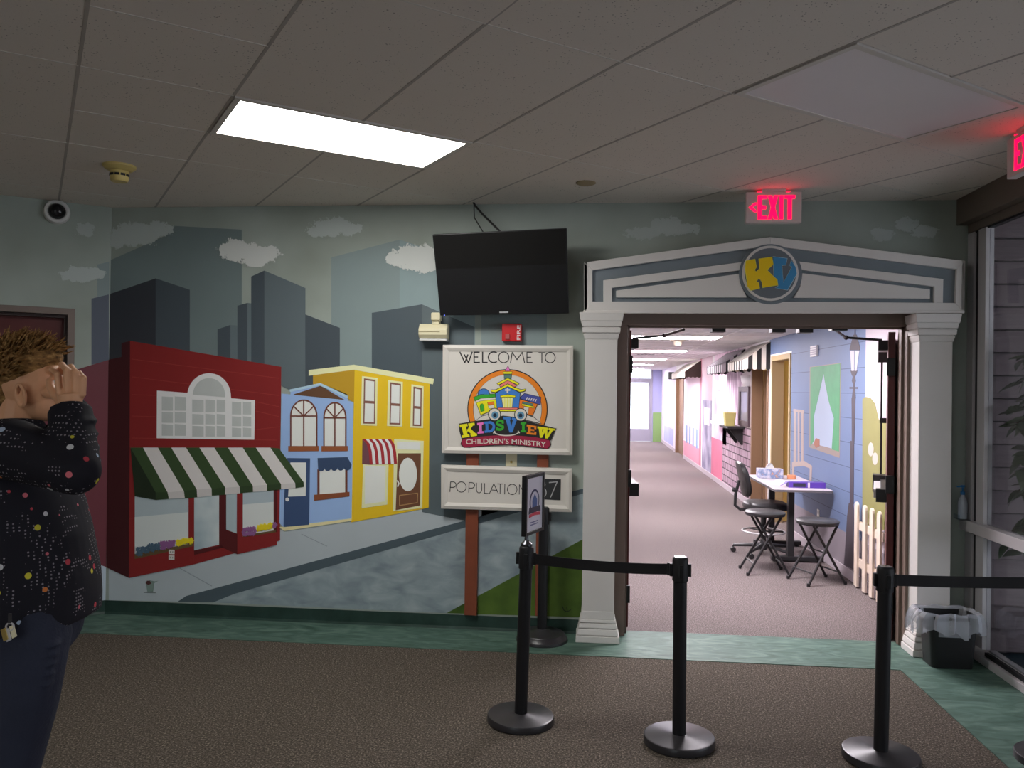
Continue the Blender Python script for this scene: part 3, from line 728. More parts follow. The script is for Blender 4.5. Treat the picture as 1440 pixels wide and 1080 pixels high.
# ================================================================== HALLWAY MURAL (paint on wall_hall_right)
NH = (-1, 0, 0)
HK = .95; HN = .62
def mh(name, pts, layer, material, parent=wall_hall):
    return coat(name, [hp(x, y) for x, y in pts], NH, layer, material, parent)
def mhq(name, quads, layer, material, parent=wall_hall):
    mb = MB(); off = Vector(NH) * .0007 * layer
    for i_, q in enumerate(quads): mb.prism([hp(x, y) + off * (1 + .02 * i_) for x, y in q], Vector((1, 0, 0)) * (.0007 * layer + .0004))
    return obj(name, mb, material, parent)
def yz(name, y0, y1, z0, z1, layer, material, parent=wall_hall):
    return coat(name, [(HALLX, y0, z0), (HALLX, y1, z0), (HALLX, y1, z1), (HALLX, y0, z1)], NH, layer, material, parent)
hb = P(122, 144, 184, HN, noise=.08, ns=2)
bh = yz('painted_blue_siding', 1.62, 4.16, .40, HCEIL, 1, hb)
coat('painted_blue_siding', [(HALLX, 4.16, 2.17), (HALLX, 5.33, 2.17), (HALLX, 5.33, HCEIL), (HALLX, 4.16, HCEIL)], NH, 1, hb, wall_hall)
yz('painted_ground', 1.0, 4.16, .09, .40, 1, P(150, 140, 148, .8, noise=.06))
for i in range(9): yz('painted_board_line', 1.62, 4.16, .55 + i * .225, .557 + i * .225, 2, P(84, 102, 136, HN), bh)
yz('painted_door_surround', .15, 1.62, .4, HCEIL, 1, P(202, 190, 198, .8))
mh('painted_bush', [(1213, 745), (1213, 562), (1217, 558), (1224, 559), (1231, 568), (1236, 590), (1262, 600), (1262, 745)], 3, P(158, 154, 92, HN, noise=.12, ns=5))
mh('painted_blossom', arc(1225, 632, 4, 10, 0, 340, 10), 4, P(214, 206, 196, HN)); mh('painted_blossom', arc(1231, 645, 4, 9, 0, 340, 10), 4, P(214, 206, 196, HN))
# painted curtained window
cw = mh('painted_window_trim', [(1139, 516), (1183, 510), (1181, 644), (1138, 629)], 3, P(176, 158, 150, HN))
mh('painted_pane', [(1141, 518), (1181, 513), (1179, 633), (1141, 623)], 4, P(196, 212, 236, HN), cw)
grn = P(96, 184, 128, HN, noise=.12, ns=12)
mh('painted_curtain', [(1140, 516.5), (1161, 514), (1158, 528), (1151, 560), (1145, 585), (1145, 620), (1140, 627)], 5, grn, cw)
mh('painted_curtain', [(1157, 514.5), (1182, 511), (1180, 635), (1170, 632), (1173, 588), (1166, 565), (1160, 535)], 5, grn, cw)
mh('painted_flowerpot', [(1146, 620), (1148, 616), (1153, 618), (1153, 627), (1148, 630), (1145, 625)], 6, P(190, 124, 100, HN), cw)
# painted street lamp
Z14 = zmap(1000, 440, 4.911); Z15 = zmap(1000, 620, 4.5)
iron = P(84, 74, 84, HN)
lampp = mhq('painted_lamp_post', [Z14([(993, 100), (998, 100), (1000, 150), (991, 150)]), Z14([(985, 150), (1006, 150), (1030, 240), (1028, 258), (958, 258), (960, 240)]),
      Z14([(964, 398), (1012, 398), (1003, 425), (990, 445), (982, 445), (972, 425)]), Z14([(980, 440), (995, 440), (1000, 470), (990, 500), (984, 500), (974, 470)]), Z14([(958, 512), (1014, 512), (1014, 524), (958, 524)]), Z14([(984, 495), (992, 495), (1000, 590), (974, 590)]),
      Z14([(972, 585), (998, 585), (990, 900), (974, 900)]), Z15([(882, 0), (906, 0), (903, 400), (880, 400)]), Z15([(873, 392), (900, 392), (905, 440), (902, 815), (843, 785), (862, 480)])], 4, iron)
mh('painted_lamp_glass', Z14([(962, 262), (990, 262), (988, 400), (972, 400)]), 5, P(226, 222, 232, HN), lampp); mh('painted_lamp_glass', Z14([(996, 262), (1025, 262), (1006, 400), (994, 400)]), 5, P(226, 222, 232, HN), lampp)
# painted rocking chair
chp = P(200, 180, 170, HN)
mhq('painted_rocking_chair', [[(1117, 577), (1120, 576), (1120, 655), (1116, 655)], [(1122, 576), (1124.5, 577), (1124.5, 655), (1122, 655)], [(1126.5, 577), (1130, 578), (1130, 655), (1127, 655)], [(1116, 575), (1131, 577), (1131, 581), (1116, 579)],
      [(1114, 650), (1131, 648), (1142, 655), (1142, 660), (1130, 655), (1114, 657)], [(1114, 655), (1117, 655), (1117, 690), (1114, 690)], [(1139, 658), (1142, 659), (1141, 690), (1138, 690)]], 3, chp)
# shop fronts further down
brick = bpy.data.materials.new('whitewashed_brick_paint'); brick.use_nodes = True
_nt = brick.node_tree; _b = _nt.nodes['Principled BSDF']; _b.inputs['Roughness'].default_value = .8
_tc = _nt.nodes.new('ShaderNodeTexCoord'); _mp = _nt.nodes.new('ShaderNodeMapping'); _mp.inputs['Rotation'].default_value = (0, math.radians(90), math.radians(90))
_sx = _nt.nodes.new('ShaderNodeSeparateXYZ'); _cx = _nt.nodes.new('ShaderNodeCombineXYZ')
_br = _nt.nodes.new('ShaderNodeTexBrick'); _br.inputs['Scale'].default_value = 2.2; _br.inputs['Color1'].default_value = S(176, 152, 164, HK); _br.inputs['Color2'].default_value = S(150, 122, 138, HK); _br.inputs['Mortar'].default_value = S(66, 52, 60, HK); _br.inputs['Mortar Size'].default_value = .02
_nt.links.new(_tc.outputs['Object'], _sx.inputs[0]); _nt.links.new(_sx.outputs['Y'], _cx.inputs['X']); _nt.links.new(_sx.outputs['Z'], _cx.inputs['Y']); _nt.links.new(_cx.outputs[0], _br.inputs['Vector'])
_nt.links.new(_br.outputs['Color'], _b.inputs['Base Color'])
yz('painted_brickwork', 6.47, 9.0, .09, 1.14, 2, brick)
yz('painted_plaster', 6.47, 7.6, 1.14, HCEIL, 1, P(196, 186, 186, HK, noise=.1, ns=6))
yz('painted_marble', 7.2, 8.6, 1.14, HCEIL, 2, ramp_mat('marbled_hall_paint', [(.35, S(150, 126, 146, HK)), (.65, S(226, 206, 220, HK))], scale=4, detail=6, stretch=(1, 3, .6)))
yz('painted_stone', 8.6, 10.0, .75, HCEIL, 2, ramp_mat('pale_pink_stone_paint', [(.35, S(206, 176, 196, HK)), (.7, S(240, 222, 234, HK))], scale=3, detail=6))
yz('painted_pink_dado', 9.0, 10.3, .09, .80, 3, P(206, 112, 140, HK, noise=.15, ns=3))
yz('painted_grey_door', 10.3, 11.6, .09, 1.5, 2, ramp_mat('lilac_grey_hall_paint', [(.35, S(130, 124, 150, HK)), (.7, S(190, 184, 204, HK))], scale=2.4, detail=4))
yz('painted_door_panel', 10.6, 11.3, 1.0, 1.35, 3, P(226, 220, 226, HK))
yz('painted_pink_wall', 10.3, 11.9, 1.5, HCEIL, 2, P(206, 180, 190, HK))
yz('painted_red_post', 11.75, 12.05, .09, HCEIL, 3, P(200, 120, 140, HK))
yz('painted_pale_shop', 12.05, 14.9, .5, HCEIL, 2, P(232, 210, 224, HK, noise=.08, ns=3))
yz('painted_pink_dado', 12.05, 14.9, .09, .45, 3, P(216, 150, 170, HK))
for i in range(4): yz('painted_blue_stave', 12.3 + i * .62, 12.55 + i * .62, .42, .85, 4, P(126, 156, 200, HK))
yz('painted_pale_shop', 16.8, 21.1, .09, HCEIL, 2, P(226, 214, 232, HK))
yz('painted_lilac_shrub', 17.4, 20.2, .12, .6, 3, P(176, 178, 220, HK, noise=.2, ns=3))

# ================================================================== DOORWAY SURROUND
# pilasters
def pilaster(x0, x1, label):
    e = empty('pilaster', ((x0 + x1) / 2, -.08, 0)); tag(e, label, 'pilaster')
    obj('shaft', MB().box(x0, x1, -.16, 0.001, .20, 2.10), M_white, e, bev=.004)
    # base: stepped moulding
    def ring(n, z0, z1, ex0, ex1):
        mb = MB(); a = (x0 - ex0, x1 + ex0, -.16 - ex0); b = (x0 - ex1, x1 + ex1, -.16 - ex1)
        mb.add([(a[0], a[2], z0), (a[1], a[2], z0), (a[1], 0.001, z0), (a[0], 0.001, z0), (b[0], b[2], z1), (b[1], b[2], z1), (b[1], 0.001, z1), (b[0], 0.001, z1)],
               [(0, 3, 2, 1), (4, 5, 6, 7), (0, 1, 5, 4), (1, 2, 6, 5), (2, 3, 7, 6), (3, 0, 4, 7)])
        return obj(n, mb, M_white, e, bev=.003)
    ring('plinth', .004, .045, .038, .036); ring('base_moulding', .045, .053, .024, .024); ring('base_moulding', .053, .090, .031, .022)
    ring('base_moulding', .090, .097, .013, .013); ring('base_moulding', .097, .125, .021, .014); ring('base_moulding', .125, .131, .006, .006); ring('base_moulding', .131, .150, .013, .009); ring('base_moulding', .150, .205, .006, .001)
    ring('capital_moulding', 2.015, 2.050, .003, .012); ring('capital_moulding', 2.050, 2.058, .007, .007); ring('capital_moulding', 2.058, 2.092, .017, .020); ring('capital_moulding', 2.092, 2.100, .013, .013); ring('capital_moulding', 2.100, 2.135, .022, .028); ring('capital_moulding', 2.135, 2.192, .032, .040)
    return e
pilaster(-.289, -.075, 'white pilaster beside the mural at the hallway opening')
pilaster(1.850, 2.052, 'white pilaster behind the black waste bin')

# pediment: grey backboard with raised white boards and a lettered roundel
YF = -.165
ped = empty('pediment', (.908, -.08, 2.2)); tag(ped, 'white gable pediment with grey inlay over the hallway doors', 'pediment')
M_inlay = mat('blue_grey_inlay_paint', S(98, 106, 112, 1.5), .6, noise=.18, nscale=5)
ZL = zmap(800, 250, 4.235); ZR = zmap(1100, 250, 4.235)
pk_x = (1083.3 - 800) * 4.235; pk_r = (1083.3 - 1100) * 4.235
def pb(name, pts, y, back, material, parent=ped, bev=.002):
    return obj(name, MB().prism([wp(px, py, y) for px, py in pts], (0, back - y, 0)), material, parent, bev=bev)
pb('backboard', ZL([(100, 512), (pk_x, 362)]) + ZR([(1082, 505), (1078, 798)]) + ZL([(100, 798)]), YF + .022, 0.001, M_inlay)
W_ = M_white; BK = YF + .03
pb('raking_board', ZL([(90, 505), (pk_x, 352), (pk_x, 404), (140, 550)]), YF, BK, W_)
pb('raking_board', ZL([(pk_x, 352)]) + ZR([(1090, 495), (1040, 545)]) + ZL([(pk_x, 404)]), YF, BK, W_)
pb('end_board', ZL([(90, 505), (140, 550), (140, 737), (90, 805)]), YF, BK, W_)
pb('end_board', ZR([(1090, 495), (1085, 805), (1032, 745), (1040, 545)]), YF, BK, W_)
pb('bottom_board', ZL([(140, 737), (1200, 737)]) + ZR([(1032, 745), (1085, 805)]) + ZL([(90, 805)]), YF, BK, W_)
pb('cornice', ZL([(86, 790)]) + ZR([(1088, 790), (1088, 806)]) + ZL([(86, 806)]), YF - .012, BK, W_)
pb('inner_board', ZL([(205, 610), (1060, 498), (1030, 548), (257, 655), (257, 738), (205, 738)]), YF, BK, W_)
pb('inner_board', ZR([(960, 603), (50, 492), (90, 545), (907, 648), (905, 744), (957, 745)]), YF, BK, W_)
pb('field_panel', ZL([(282, 672), (1015, 572), (1025, 640), (1060, 712), (282, 712)]), YF, BK, W_)
pb('field_panel', ZR([(120, 568), (880, 665), (880, 720), (70, 714), (105, 650)]), YF, BK, W_)
# side returns
obj('end_return', MB().prism([wp(*ZL([(90, 505)])[0], YF), wp(*ZL([(90, 805)])[0], YF), Vector((wp(*ZL([(90, 805)])[0], YF).x, .001, wp(*ZL([(90, 805)])[0], YF).z)), Vector((wp(*ZL([(90, 505)])[0], YF).x, .001, wp(*ZL([(90, 505)])[0], YF).z))], (.02, 0, 0)), W_, ped)
_r0, _r1 = wp(*ZR([(1090, 495)])[0], YF), wp(*ZR([(1085, 805)])[0], YF)
obj('end_return', MB().prism([_r0, _r1, Vector((_r1.x, .001, _r1.z)), Vector((_r0.x, .001, _r0.z))], (-.02, 0, 0)), W_, ped)
# roundel
Z6 = zmap(1020, 340, 11.077)
Y2 = YF - .012
pb('roundel_shadow_ring', Z6(arc(705, 505, 492, 470, 0, 352, 40)), YF - .004, BK, M_inlay, bev=0)
rd = pb('roundel', Z6(arc(702, 490, 440, 432, 0, 352, 44)), Y2, BK, M_white, bev=.002)
pb('roundel_field', Z6(arc(702, 490, 400, 392, 0, 352, 44)), Y2 - .001, BK, mat('roundel_grey_paint', S(88, 94, 100, 1.5), .6, noise=.1, nscale=8), rd, bev=0)
Kp = [(322, 298), (462, 270), (484, 395), (452, 440), (486, 470), (540, 412), (524, 266), (722, 238), (746, 350), (650, 440), (745, 540), (806, 590), (818, 672), (584, 714), (572, 622), (527, 566), (480, 618), (520, 640), (534, 724), (400, 756), (345, 690), (338, 600), (312, 420)]
Vp = [(742, 232), (962, 260), (940, 360), (880, 366), (903, 640), (1042, 386), (1004, 370), (1028, 290), (1092, 390), (1112, 500), (968, 750), (778, 716), (826, 690), (812, 600), (760, 545), (755, 400)]
def grow(pts, d):
    cx = sum(p[0] for p in pts) / len(pts); cy = sum(p[1] for p in pts) / len(pts)
    A = sum(pts[i][0] * pts[(i + 1) % len(pts)][1] - pts[(i + 1) % len(pts)][0] * pts[i][1] for i in range(len(pts)))
    sgn = 1 if A > 0 else -1
    out = []
    for i in range(len(pts)):
        a, b, c = pts[i - 1], pts[i], pts[(i + 1) % len(pts)]
        n1 = ((b[1] - a[1]), -(b[0] - a[0])); n2 = ((c[1] - b[1]), -(c[0] - b[0]))
        l1 = math.hypot(*n1) or 1; l2 = math.hypot(*n2) or 1
        n = (n1[0] / l1 + n2[0] / l2, n1[1] / l1 + n2[1] / l2); L = math.hypot(*n) or 1
        out.append((b[0] + sgn * d * n[0] / L, b[1] + sgn * d * n[1] / L))
    return out
pb('letter_outline', Z6(grow(Vp, 8)), Y2 - .003, Y2, mat('pale_letter_edge', S(168, 190, 196, 1.5), .5), rd, bev=0)
pb('letter_v', Z6(Vp), Y2 - .006, Y2, mat('letter_blue', S(52, 118, 160, 1.5), .45), rd, bev=0)
pb('letter_outline', Z6(grow(Kp, 6)), Y2 - .007, Y2, mat('pale_yellow_edge', S(206, 200, 96, 1.5), .5), rd, bev=0)
pb('letter_k', Z6(Kp), Y2 - .009, Y2, mat('letter_yellow', S(206, 172, 16, 1.5), .45), rd, bev=0)

# ------------------------------------------------ brown frame and the pair of doors, opened into the hallway
d1 = empty('door_1', (.91, .07, 0)); struct(d1, 'open pair of dark red doors in a brown metal frame leading to the hallway', 'door')
obj('jamb', MB().box(-.078, 0, -.012, .155, .004, 2.125), M_brownmetal, d1, bev=.003)
obj('jamb', MB().box(1.83, 1.905, -.012, .155, .004, 2.125), M_brownmetal, d1, bev=.003)
obj('head', MB().box(-.078, 1.905, -.012, .155, 2.125, 2.21), M_brownmetal, d1, bev=.003)
obj('door_stop', MB().box(-.001, .016, .05, .09, .004, 2.125).box(1.814, 1.831, .05, .09, .004, 2.125).box(0, 1.83, .05, .09, 2.11, 2.126), M_brownmetal, d1)
for x in (.62, 1.02, 1.20, 1.42): obj('head_strike', MB().box(x - .045, x + .045, .06, .16, 2.085, 2.125) if x < 1.3 else MB().box(x - .05, x + .05, .06, .15, 2.10, 2.125), M_black, d1)
def leaf(hx, sgn, ang, barM):
    """hx: hinge x; sgn +1 = left leaf; ang = degrees past straight-in"""
    a = math.radians(90 + ang)
    dv = Vector((math.cos(a) * sgn, math.sin(a), 0))          # along the leaf, hinge -> free edge
    nv = Vector((math.sin(a) * sgn, -math.cos(a), 0))          # lobby face, turned towards the opening
    h = Vector((hx, .165, 0))
    def B(n, u0, u1, w0, w1, z0, z1, M, par, bev=.002):
        c = h + dv * (u0 + u1) / 2 + nv * (w0 + w1) / 2 + Vector((0, 0, (z0 + z1) / 2))
        return obj(n, MB().obox(c, dv * (u1 - u0) / 2, nv * (w1 - w0) / 2, Vector((0, 0, (z1 - z0) / 2))), M, par, bev=bev)
    lf = B('door_leaf', 0, .90, -.022, .022, .012, 2.10, M_reddoor, d1)
    for z in (.25, 1.06, 1.86): B('hinge', -.03, .012, -.024, .030, z - .06, z + .06, M_black, d1)
    B('closer_body', .10, .40, .022, .085, 1.98, 2.05, M_black, lf)
    B('vertical_rod', .80, .815, .05, .065, 1.0, 1.95, M_black, lf)
    B('rod_latch', .77, .85, .022, .085, 1.92, 2.0, M_black, lf); B('rod_guide', .785, .83, .022, .07, 1.45, 1.49, M_black, lf)
    B('push_bar_housing', .08, .86, .022, .060, .93, 1.02, M_black, lf); B('push_bar', .14, .74, .055, .105, .945, 1.005, barM, lf)
    B('push_bar_end', .74, .88, .022, .115, .92, 1.05, M_black, lf); B('push_bar_end', .02, .10, .022, .09, .93, 1.02, M_black, lf)
    p0 = h + dv * .25 + nv * .06 + Vector((0, 0, 2.06)); p1 = h + dv * .30 + nv * .30 + Vector((0, 0, 2.085)); p2 = Vector((hx + sgn * .38, .13, 2.105))
    obj('closer_arm', MB().tube([p0, p1], .009, 8).tube([p1, p2], .009, 8).ball(p1, .018, 10, 6), M_black, lf)
    return lf
leaf(.012, 1, 4, M_black)
leaf(1.795, -1, 19, M_alu)

# ================================================================== THINGS ON THE WALLS AND CEILING
# television
tl, tr, br_, bl = wp(608, 330, -.32), wp(797, 321, -.34), wp(800, 441, -.17), wp(619, 444, -.16)
tv = empty('television', (tl + br_) / 2); tag(tv, 'black wall mounted television tilted down above the welcome sign', 'television')
nrm = (tr - tl).cross(bl - tl).normalized()
if nrm.y > 0: nrm = -nrm
M_tvbody = mat('tv_black_plastic', (.012, .012, .013, 1), .35); M_screen = mat('tv_glossy_screen', (.010, .0095, .009, 1), .32, spec=.35)
obj('housing', MB().prism([tl, tr, br_, bl], -nrm * .035), M_tvbody, tv, bev=.004)
cc = (tl + tr + br_ + bl) / 4
def inset(p, kx=.985, kz=.965): return cc + (p - cc) * kx
obj('screen', MB().prism([cc + (tl - cc) * .98 + nrm * .0015, cc + (tr - cc) * .98 + nrm * .0015, cc + (br_ - cc) * .965 + nrm * .0015 + Vector((0, 0, .012)), cc + (bl - cc) * .965 + nrm * .0015 + Vector((0, 0, .012))], -nrm * .004), M_screen, tv)
mid_ = (bl + br_) / 2
obj('rear_bulge', MB().prism([cc + (tl - cc) * .6 - nrm * .034, cc + (tr - cc) * .6 - nrm * .034, cc + (br_ - cc) * .6 - nrm * .034, cc + (bl - cc) * .6 - nrm * .034], -nrm * .03), M_tvbody, tv)
lg = bl + (br_ - bl) * .5 + Vector((0, 0, .012)) + nrm * .002
ex = (br_ - bl).normalized(); ez = (tl - bl).normalized()
badge = MB().obox(lg + ez * .005 + nrm * .001, ex * .030, ez * .004, nrm * .001)
obj('maker_badge', badge, mat('badge_silver', (.6, .6, .62, 1), .4), tv)
obj('status_light', MB().ball(bl + ex * .03 + ez * .004 + nrm * .002, .004, 8, 6), mat('blue_status_light', (.05, .08, .6, 1), .4, emis=(.15, .2, 1, 1), estr=1.2), tv)
mt = cc - nrm * .06
obj('mount_arm', MB().bar(mt, (cc.x, -.012, cc.z + .02), .05, .05), M_black, tv)
obj('mount_plate', MB().box(cc.x - .1, cc.x + .1, -.014, 0.001, cc.z - .12, cc.z + .16), M_black, tv)
ctop = fp(669, 290, CEIL + .003)
pA = wp(703, 327, -.29)
c1 = obj('power_cable', MB().tube([Vector((ctop.x, -.05, CEIL + .004)), Vector((ctop.x + .02, -.08, CEIL - .03)), Vector((ctop.x + .085, -.18, CEIL - .11)), pA + Vector((0, .03, .01)), pA + Vector((.01, .05, -.05))], .0075, 8), M_black, None, smooth=True)
tag(c1, 'thick black cable running from the ceiling down behind the television', 'cable')
pB = wp(679, 328, -.29)
c2 = obj('signal_cable', MB().tube([Vector((ctop.x + .005, -.045, CEIL + .004)), Vector((ctop.x + .008, -.06, CEIL - .05)), Vector((ctop.x + .02, -.12, CEIL - .12)), pB + Vector((0, .03, .01)), pB + Vector((.005, .05, -.05))], .004, 8), M_black, None, smooth=True)
tag(c2, 'thin black looping cable between ceiling and television', 'cable')

# beige battery emergency unit under the television's corner
M_beige = mat('aged_beige_plastic', S(206, 198, 166, 1.25), .45)
el = empty('emergency_light', wp(609, 465, -.05)); tag(el, 'aged beige box shaped emergency light below the television corner', 'emergency light')
a, b = wp(589, 455, -.09), wp(629, 477, -.09)
pf = [(-.005, b.z), (-.085, b.z + .006), (-.105, b.z + .03), (-.105, b.z + .07), (-.07, a.z), (-.005, a.z)]
obj('case', MB().prism([(a.x, y, z) for y, z in pf], (b.x - a.x, 0, 0)), M_beige, el, bev=.006)
obj('case_groove', MB().box(a.x + .003, b.x - .05, -.1065, -.10, b.z + .048, b.z + .053), mat('beige_shadow', S(150, 140, 104, 1.1), .6), el)
obj('diffuser', MB().box(a.x + .006, b.x - .004, -.095, -.005, b.z - .012, b.z + .002), mat('milky_diffuser', (.7, .7, .68, 1), .3), el, bev=.003)
hd = wp(614, 447, -.07)
obj('lamp_head', MB().box(hd.x - .035, hd.x + .03, -.10, -.02, hd.z - .02, hd.z + .035), M_beige, el, bev=.008)
obj('lamp_neck', MB().box(hd.x - .03, hd.x + .02, -.08, -.02, hd.z - .05, hd.z - .015), M_beige, el, bev=.005)
# red fire strobe
fa, fb = wp(706, 455, -.05), wp(733, 480, -.05)
fs_ = empty('fire_alarm', (fa + fb) / 2); tag(fs_, 'red fire alarm strobe with white lettering above the welcome sign', 'fire alarm')
obj('case', MB().box(fa.x, fb.x, -.055, 0.001, fb.z, fa.z), mat('fire_red_plastic', S(168, 20, 26, 1.5), .4), fs_, bev=.006)
tg, tf = text_geo('FIRE', .01)
mbt = MB(); mbt.add([Vector((fb.x - .010 - y * .024, -.0557, fa.z - .012 - (x) * (fa.z - fb.z - .024))) for x, y in tg], tf)
# letters stand on their side, reading upwards
mbt.v = [Vector((fb.x - .030 + y * .0, -.0557, 0)) for x, y in tg]
mbt.v = [Vector((fb.x - .008 - (1 - y) * 0 - (1 - y) * .022 + 0, -.0557, fb.z + .010 + x * (fa.z - fb.z - .02))) for x, y in [(q[0], 1 - q[1]) for q in tg]]
obj('lettering', mbt, mat('alarm_white_print', (.75, .72, .72, 1), .5), fs_, fix=False)
obj('strobe_lens', MB().box(fa.x + .025, fa.x + .055, -.066, -.05, fb.z + .012, fb.z + .05), mat('strobe_clear', (.5, .12, .12, 1), .15), fs_, bev=.004)
# brass keyed switch plate between the two signs
ka, kb = wp(712, 640, -.008), wp(726, 659, -.008)
sw = empty('switch_plate', (ka + kb) / 2); tag(sw, 'small beige switch plate between the welcome and population signs', 'switch')
obj('plate', MB().box(ka.x - .004, kb.x + .004, -.007, 0.001, kb.z - .02, ka.z + .03), M_beige, sw, bev=.002)
obj('key_lock', MB().lathe([(.009, 0), (.009, .006), (.007, .009)], ((ka.x + kb.x) / 2, -.006, (ka.z + kb.z) / 2), 14, 'y'), mat('brass', (.5, .36, .12, 1), .3, metal=1), sw)
# white outlet in the painted planter
oa, ob_ = wp(237, 772, -.005), wp(246, 788, -.005)
ol = empty('outlet', (oa + ob_) / 2); tag(ol, 'white double power outlet set in the painted red planter', 'outlet')
obj('plate', MB().box(oa.x - .002, ob_.x + .002, -.006, 0.001, ob_.z - .004, oa.z + .004), mat('red_painted_plate', S(112, 28, 28, K), .5), ol, bev=.001)
for k in (0, 1):
    zc = oa.z - (oa.z - ob_.z) * (.25 + .5 * k)
    so = obj('socket', MB().box(oa.x + .003, ob_.x - .003, -.0085, -.004, zc - .016, zc + .016), mat('outlet_white', (.78, .77, .72, 1), .4), ol, bev=.001)
    obj('slot', MB().box(oa.x + .014, oa.x + .017, -.0092, -.008, zc - .006, zc + .006).box(ob_.x - .017, ob_.x - .014, -.0092, -.008, zc - .006, zc + .006), M_black, so)

# dome camera on the angled wall
dc = lp(80, 299)
e = empty('dome_camera', dc); tag(e, 'white ringed dome security camera high on the angled wall', 'security camera')
rotL = Matrix((LU, Vector((0, 0, 1)), LN)).transposed()
def lathe_on(mb, prof, c, rot, n=28):
    k = len(mb.v)
    tmp = MB().lathe(prof, (0, 0, 0), n)
    mb.add([Vector(c) + rot @ v for v in tmp.v], tmp.f); return mb
obj('housing', lathe_on(MB(), [(.084, -.002), (.084, .03), (.078, .05), (.062, .055), (.058, .05)], dc, rotL), mat('camera_white', (.7, .69, .67, 1), .4), e, smooth=True)
obj('bubble', lathe_on(MB(), [(.056, .045), (.054, .062), (.045, .080), (.03, .092), (.012, .098), (.002, .099)], dc, rotL), mat('smoked_dome', (.012, .012, .014, 1), .12), e, smooth=True)
# smoke detector
sd = fp(168, 233, CEIL)
e = empty('smoke_detector', sd); tag(e, 'yellowed smoke detector on the ceiling near the angled wall', 'smoke detector')
M_yel = mat('yellowed_plastic', S(196, 176, 110, 1.2), .45)
obj('base', MB().lathe([(.075, .001), (.092, 0), (.09, -.012), (.07, -.028), (.055, -.034)], sd, 30), M_yel, e, smooth=True)
hb_ = obj('sensor_head', MB().lathe([(.052, -.03), (.052, -.062), (.05, -.085), (.044, -.095), (.002, -.096)], sd, 30), M_yel, e, smooth=True)
for j in range(10):
    an = j * math.pi / 5
    obj('vent_slot', MB().obox(sd + Vector((.0515 * math.cos(an), .0515 * math.sin(an), -.058)), (-.013 * math.sin(an), .013 * math.cos(an), 0), (.002 * math.cos(an), .002 * math.sin(an), 0), (0, 0, .007)), M_black, hb_)
# small round ceiling cap
cp = fp(824, 257, CEIL)
tag(obj('sprinkler_cap', MB().lathe([(.062, .002), (.062, -.004), (.05, -.010), (.03, -.012), (.002, -.012)], cp, 26), mat('aged_cap_plastic', S(140, 124, 96, 1.3), .6), None, smooth=True), 'flat beige round cap on the ceiling above the pediment', 'sprinkler cap')

# exit signs
M_exitface = mat('exit_sign_white', (.62, .56, .54, 1), .45)
M_exit = emit_mat('exit_red_glow', (1.0, .0, .036, 1), 3.5); M_exit.node_tree.nodes['Principled BSDF'].inputs['Base Color'].default_value = (.25, .0, .02, 1)
def exit_sign(c, ax, label, chev):
    """c: centre of face; ax: unit vector to the reader's right along the face"""
    ax = Vector(ax); n = Vector((0, 0, 1)).cross(ax) * -1
    n = ax.cross(Vector((0, 0, 1)))            # points to the reader
    e = empty('exit_sign', c); tag(e, label, 'exit sign')
    c = Vector(c); up = Vector((0, 0, 1))
    hs = obj('housing', MB().obox(c - n * .025, ax * .172, n * .024, up * .098), M_exitface, e, bev=.004)
    top = c.z + .098
    obj('canopy', MB().obox(Vector((c.x, c.y, (top + CEIL) / 2)) - n * .025, ax * .075, n * .03, up * ((CEIL - top) / 2 + .001)), M_exitface, e, bev=.002)
    def L(name, quads):
        mb = MB()
        for i_, q in enumerate(quads): mb.prism([c + ax * x + up * z + n * (.0012 + .0002 * i_) for x, z in q], -n * .002)
        obj(name, mb, M_exit, e)
    H = .076; x = -.083
    def rect(x0, x1, z0, z1): return [(x0, z0), (x1, z0), (x1, z1), (x0, z1)]
    L('letter_e', [rect(-.098, -.074, -H, H), rect(-.076, -.042, H - .022, H), rect(-.076, -.048, -.011, .011), rect(-.076, -.042, -H, -H + .022)])
    L('letter_x', [[(-.036, H), (-.012, H), (.026, -H), (.002, -H)], [(.002, H), (.026, H), (-.012, -H), (-.036, -H)]])
    L('letter_i', [rect(.034, .058, -H, H)])
    L('letter_t', [rect(.066, .130, H - .022, H), rect(.086, .110, -H, H)])
    if chev: L('chevron', [[(-.155, 0), (-.118, .03), (-.106, .03), (-.106, .020), (-.132, 0)], [(-.155, 0), (-.132, 0), (-.106, -.020), (-.106, -.03), (-.118, -.03)]])
    # light slot in the underside and the top of the housing that washes the ceiling
    obj('top_lens', MB().obox(c + up * .099 - n * .004, ax * .10, n * .006, up * .0015), M_exit, e)
    return e
ec = wp(1088, 297, -.34)
exit_sign((ec.x, ec.y, CEIL - .115), (1, 0, 0), 'red lit exit sign with left chevron hung above the pediment', True)
exit_sign((1.79, -1.515, CEIL - .115), (0, -1, 0), 'red lit exit sign hung beside the glass wall', False)

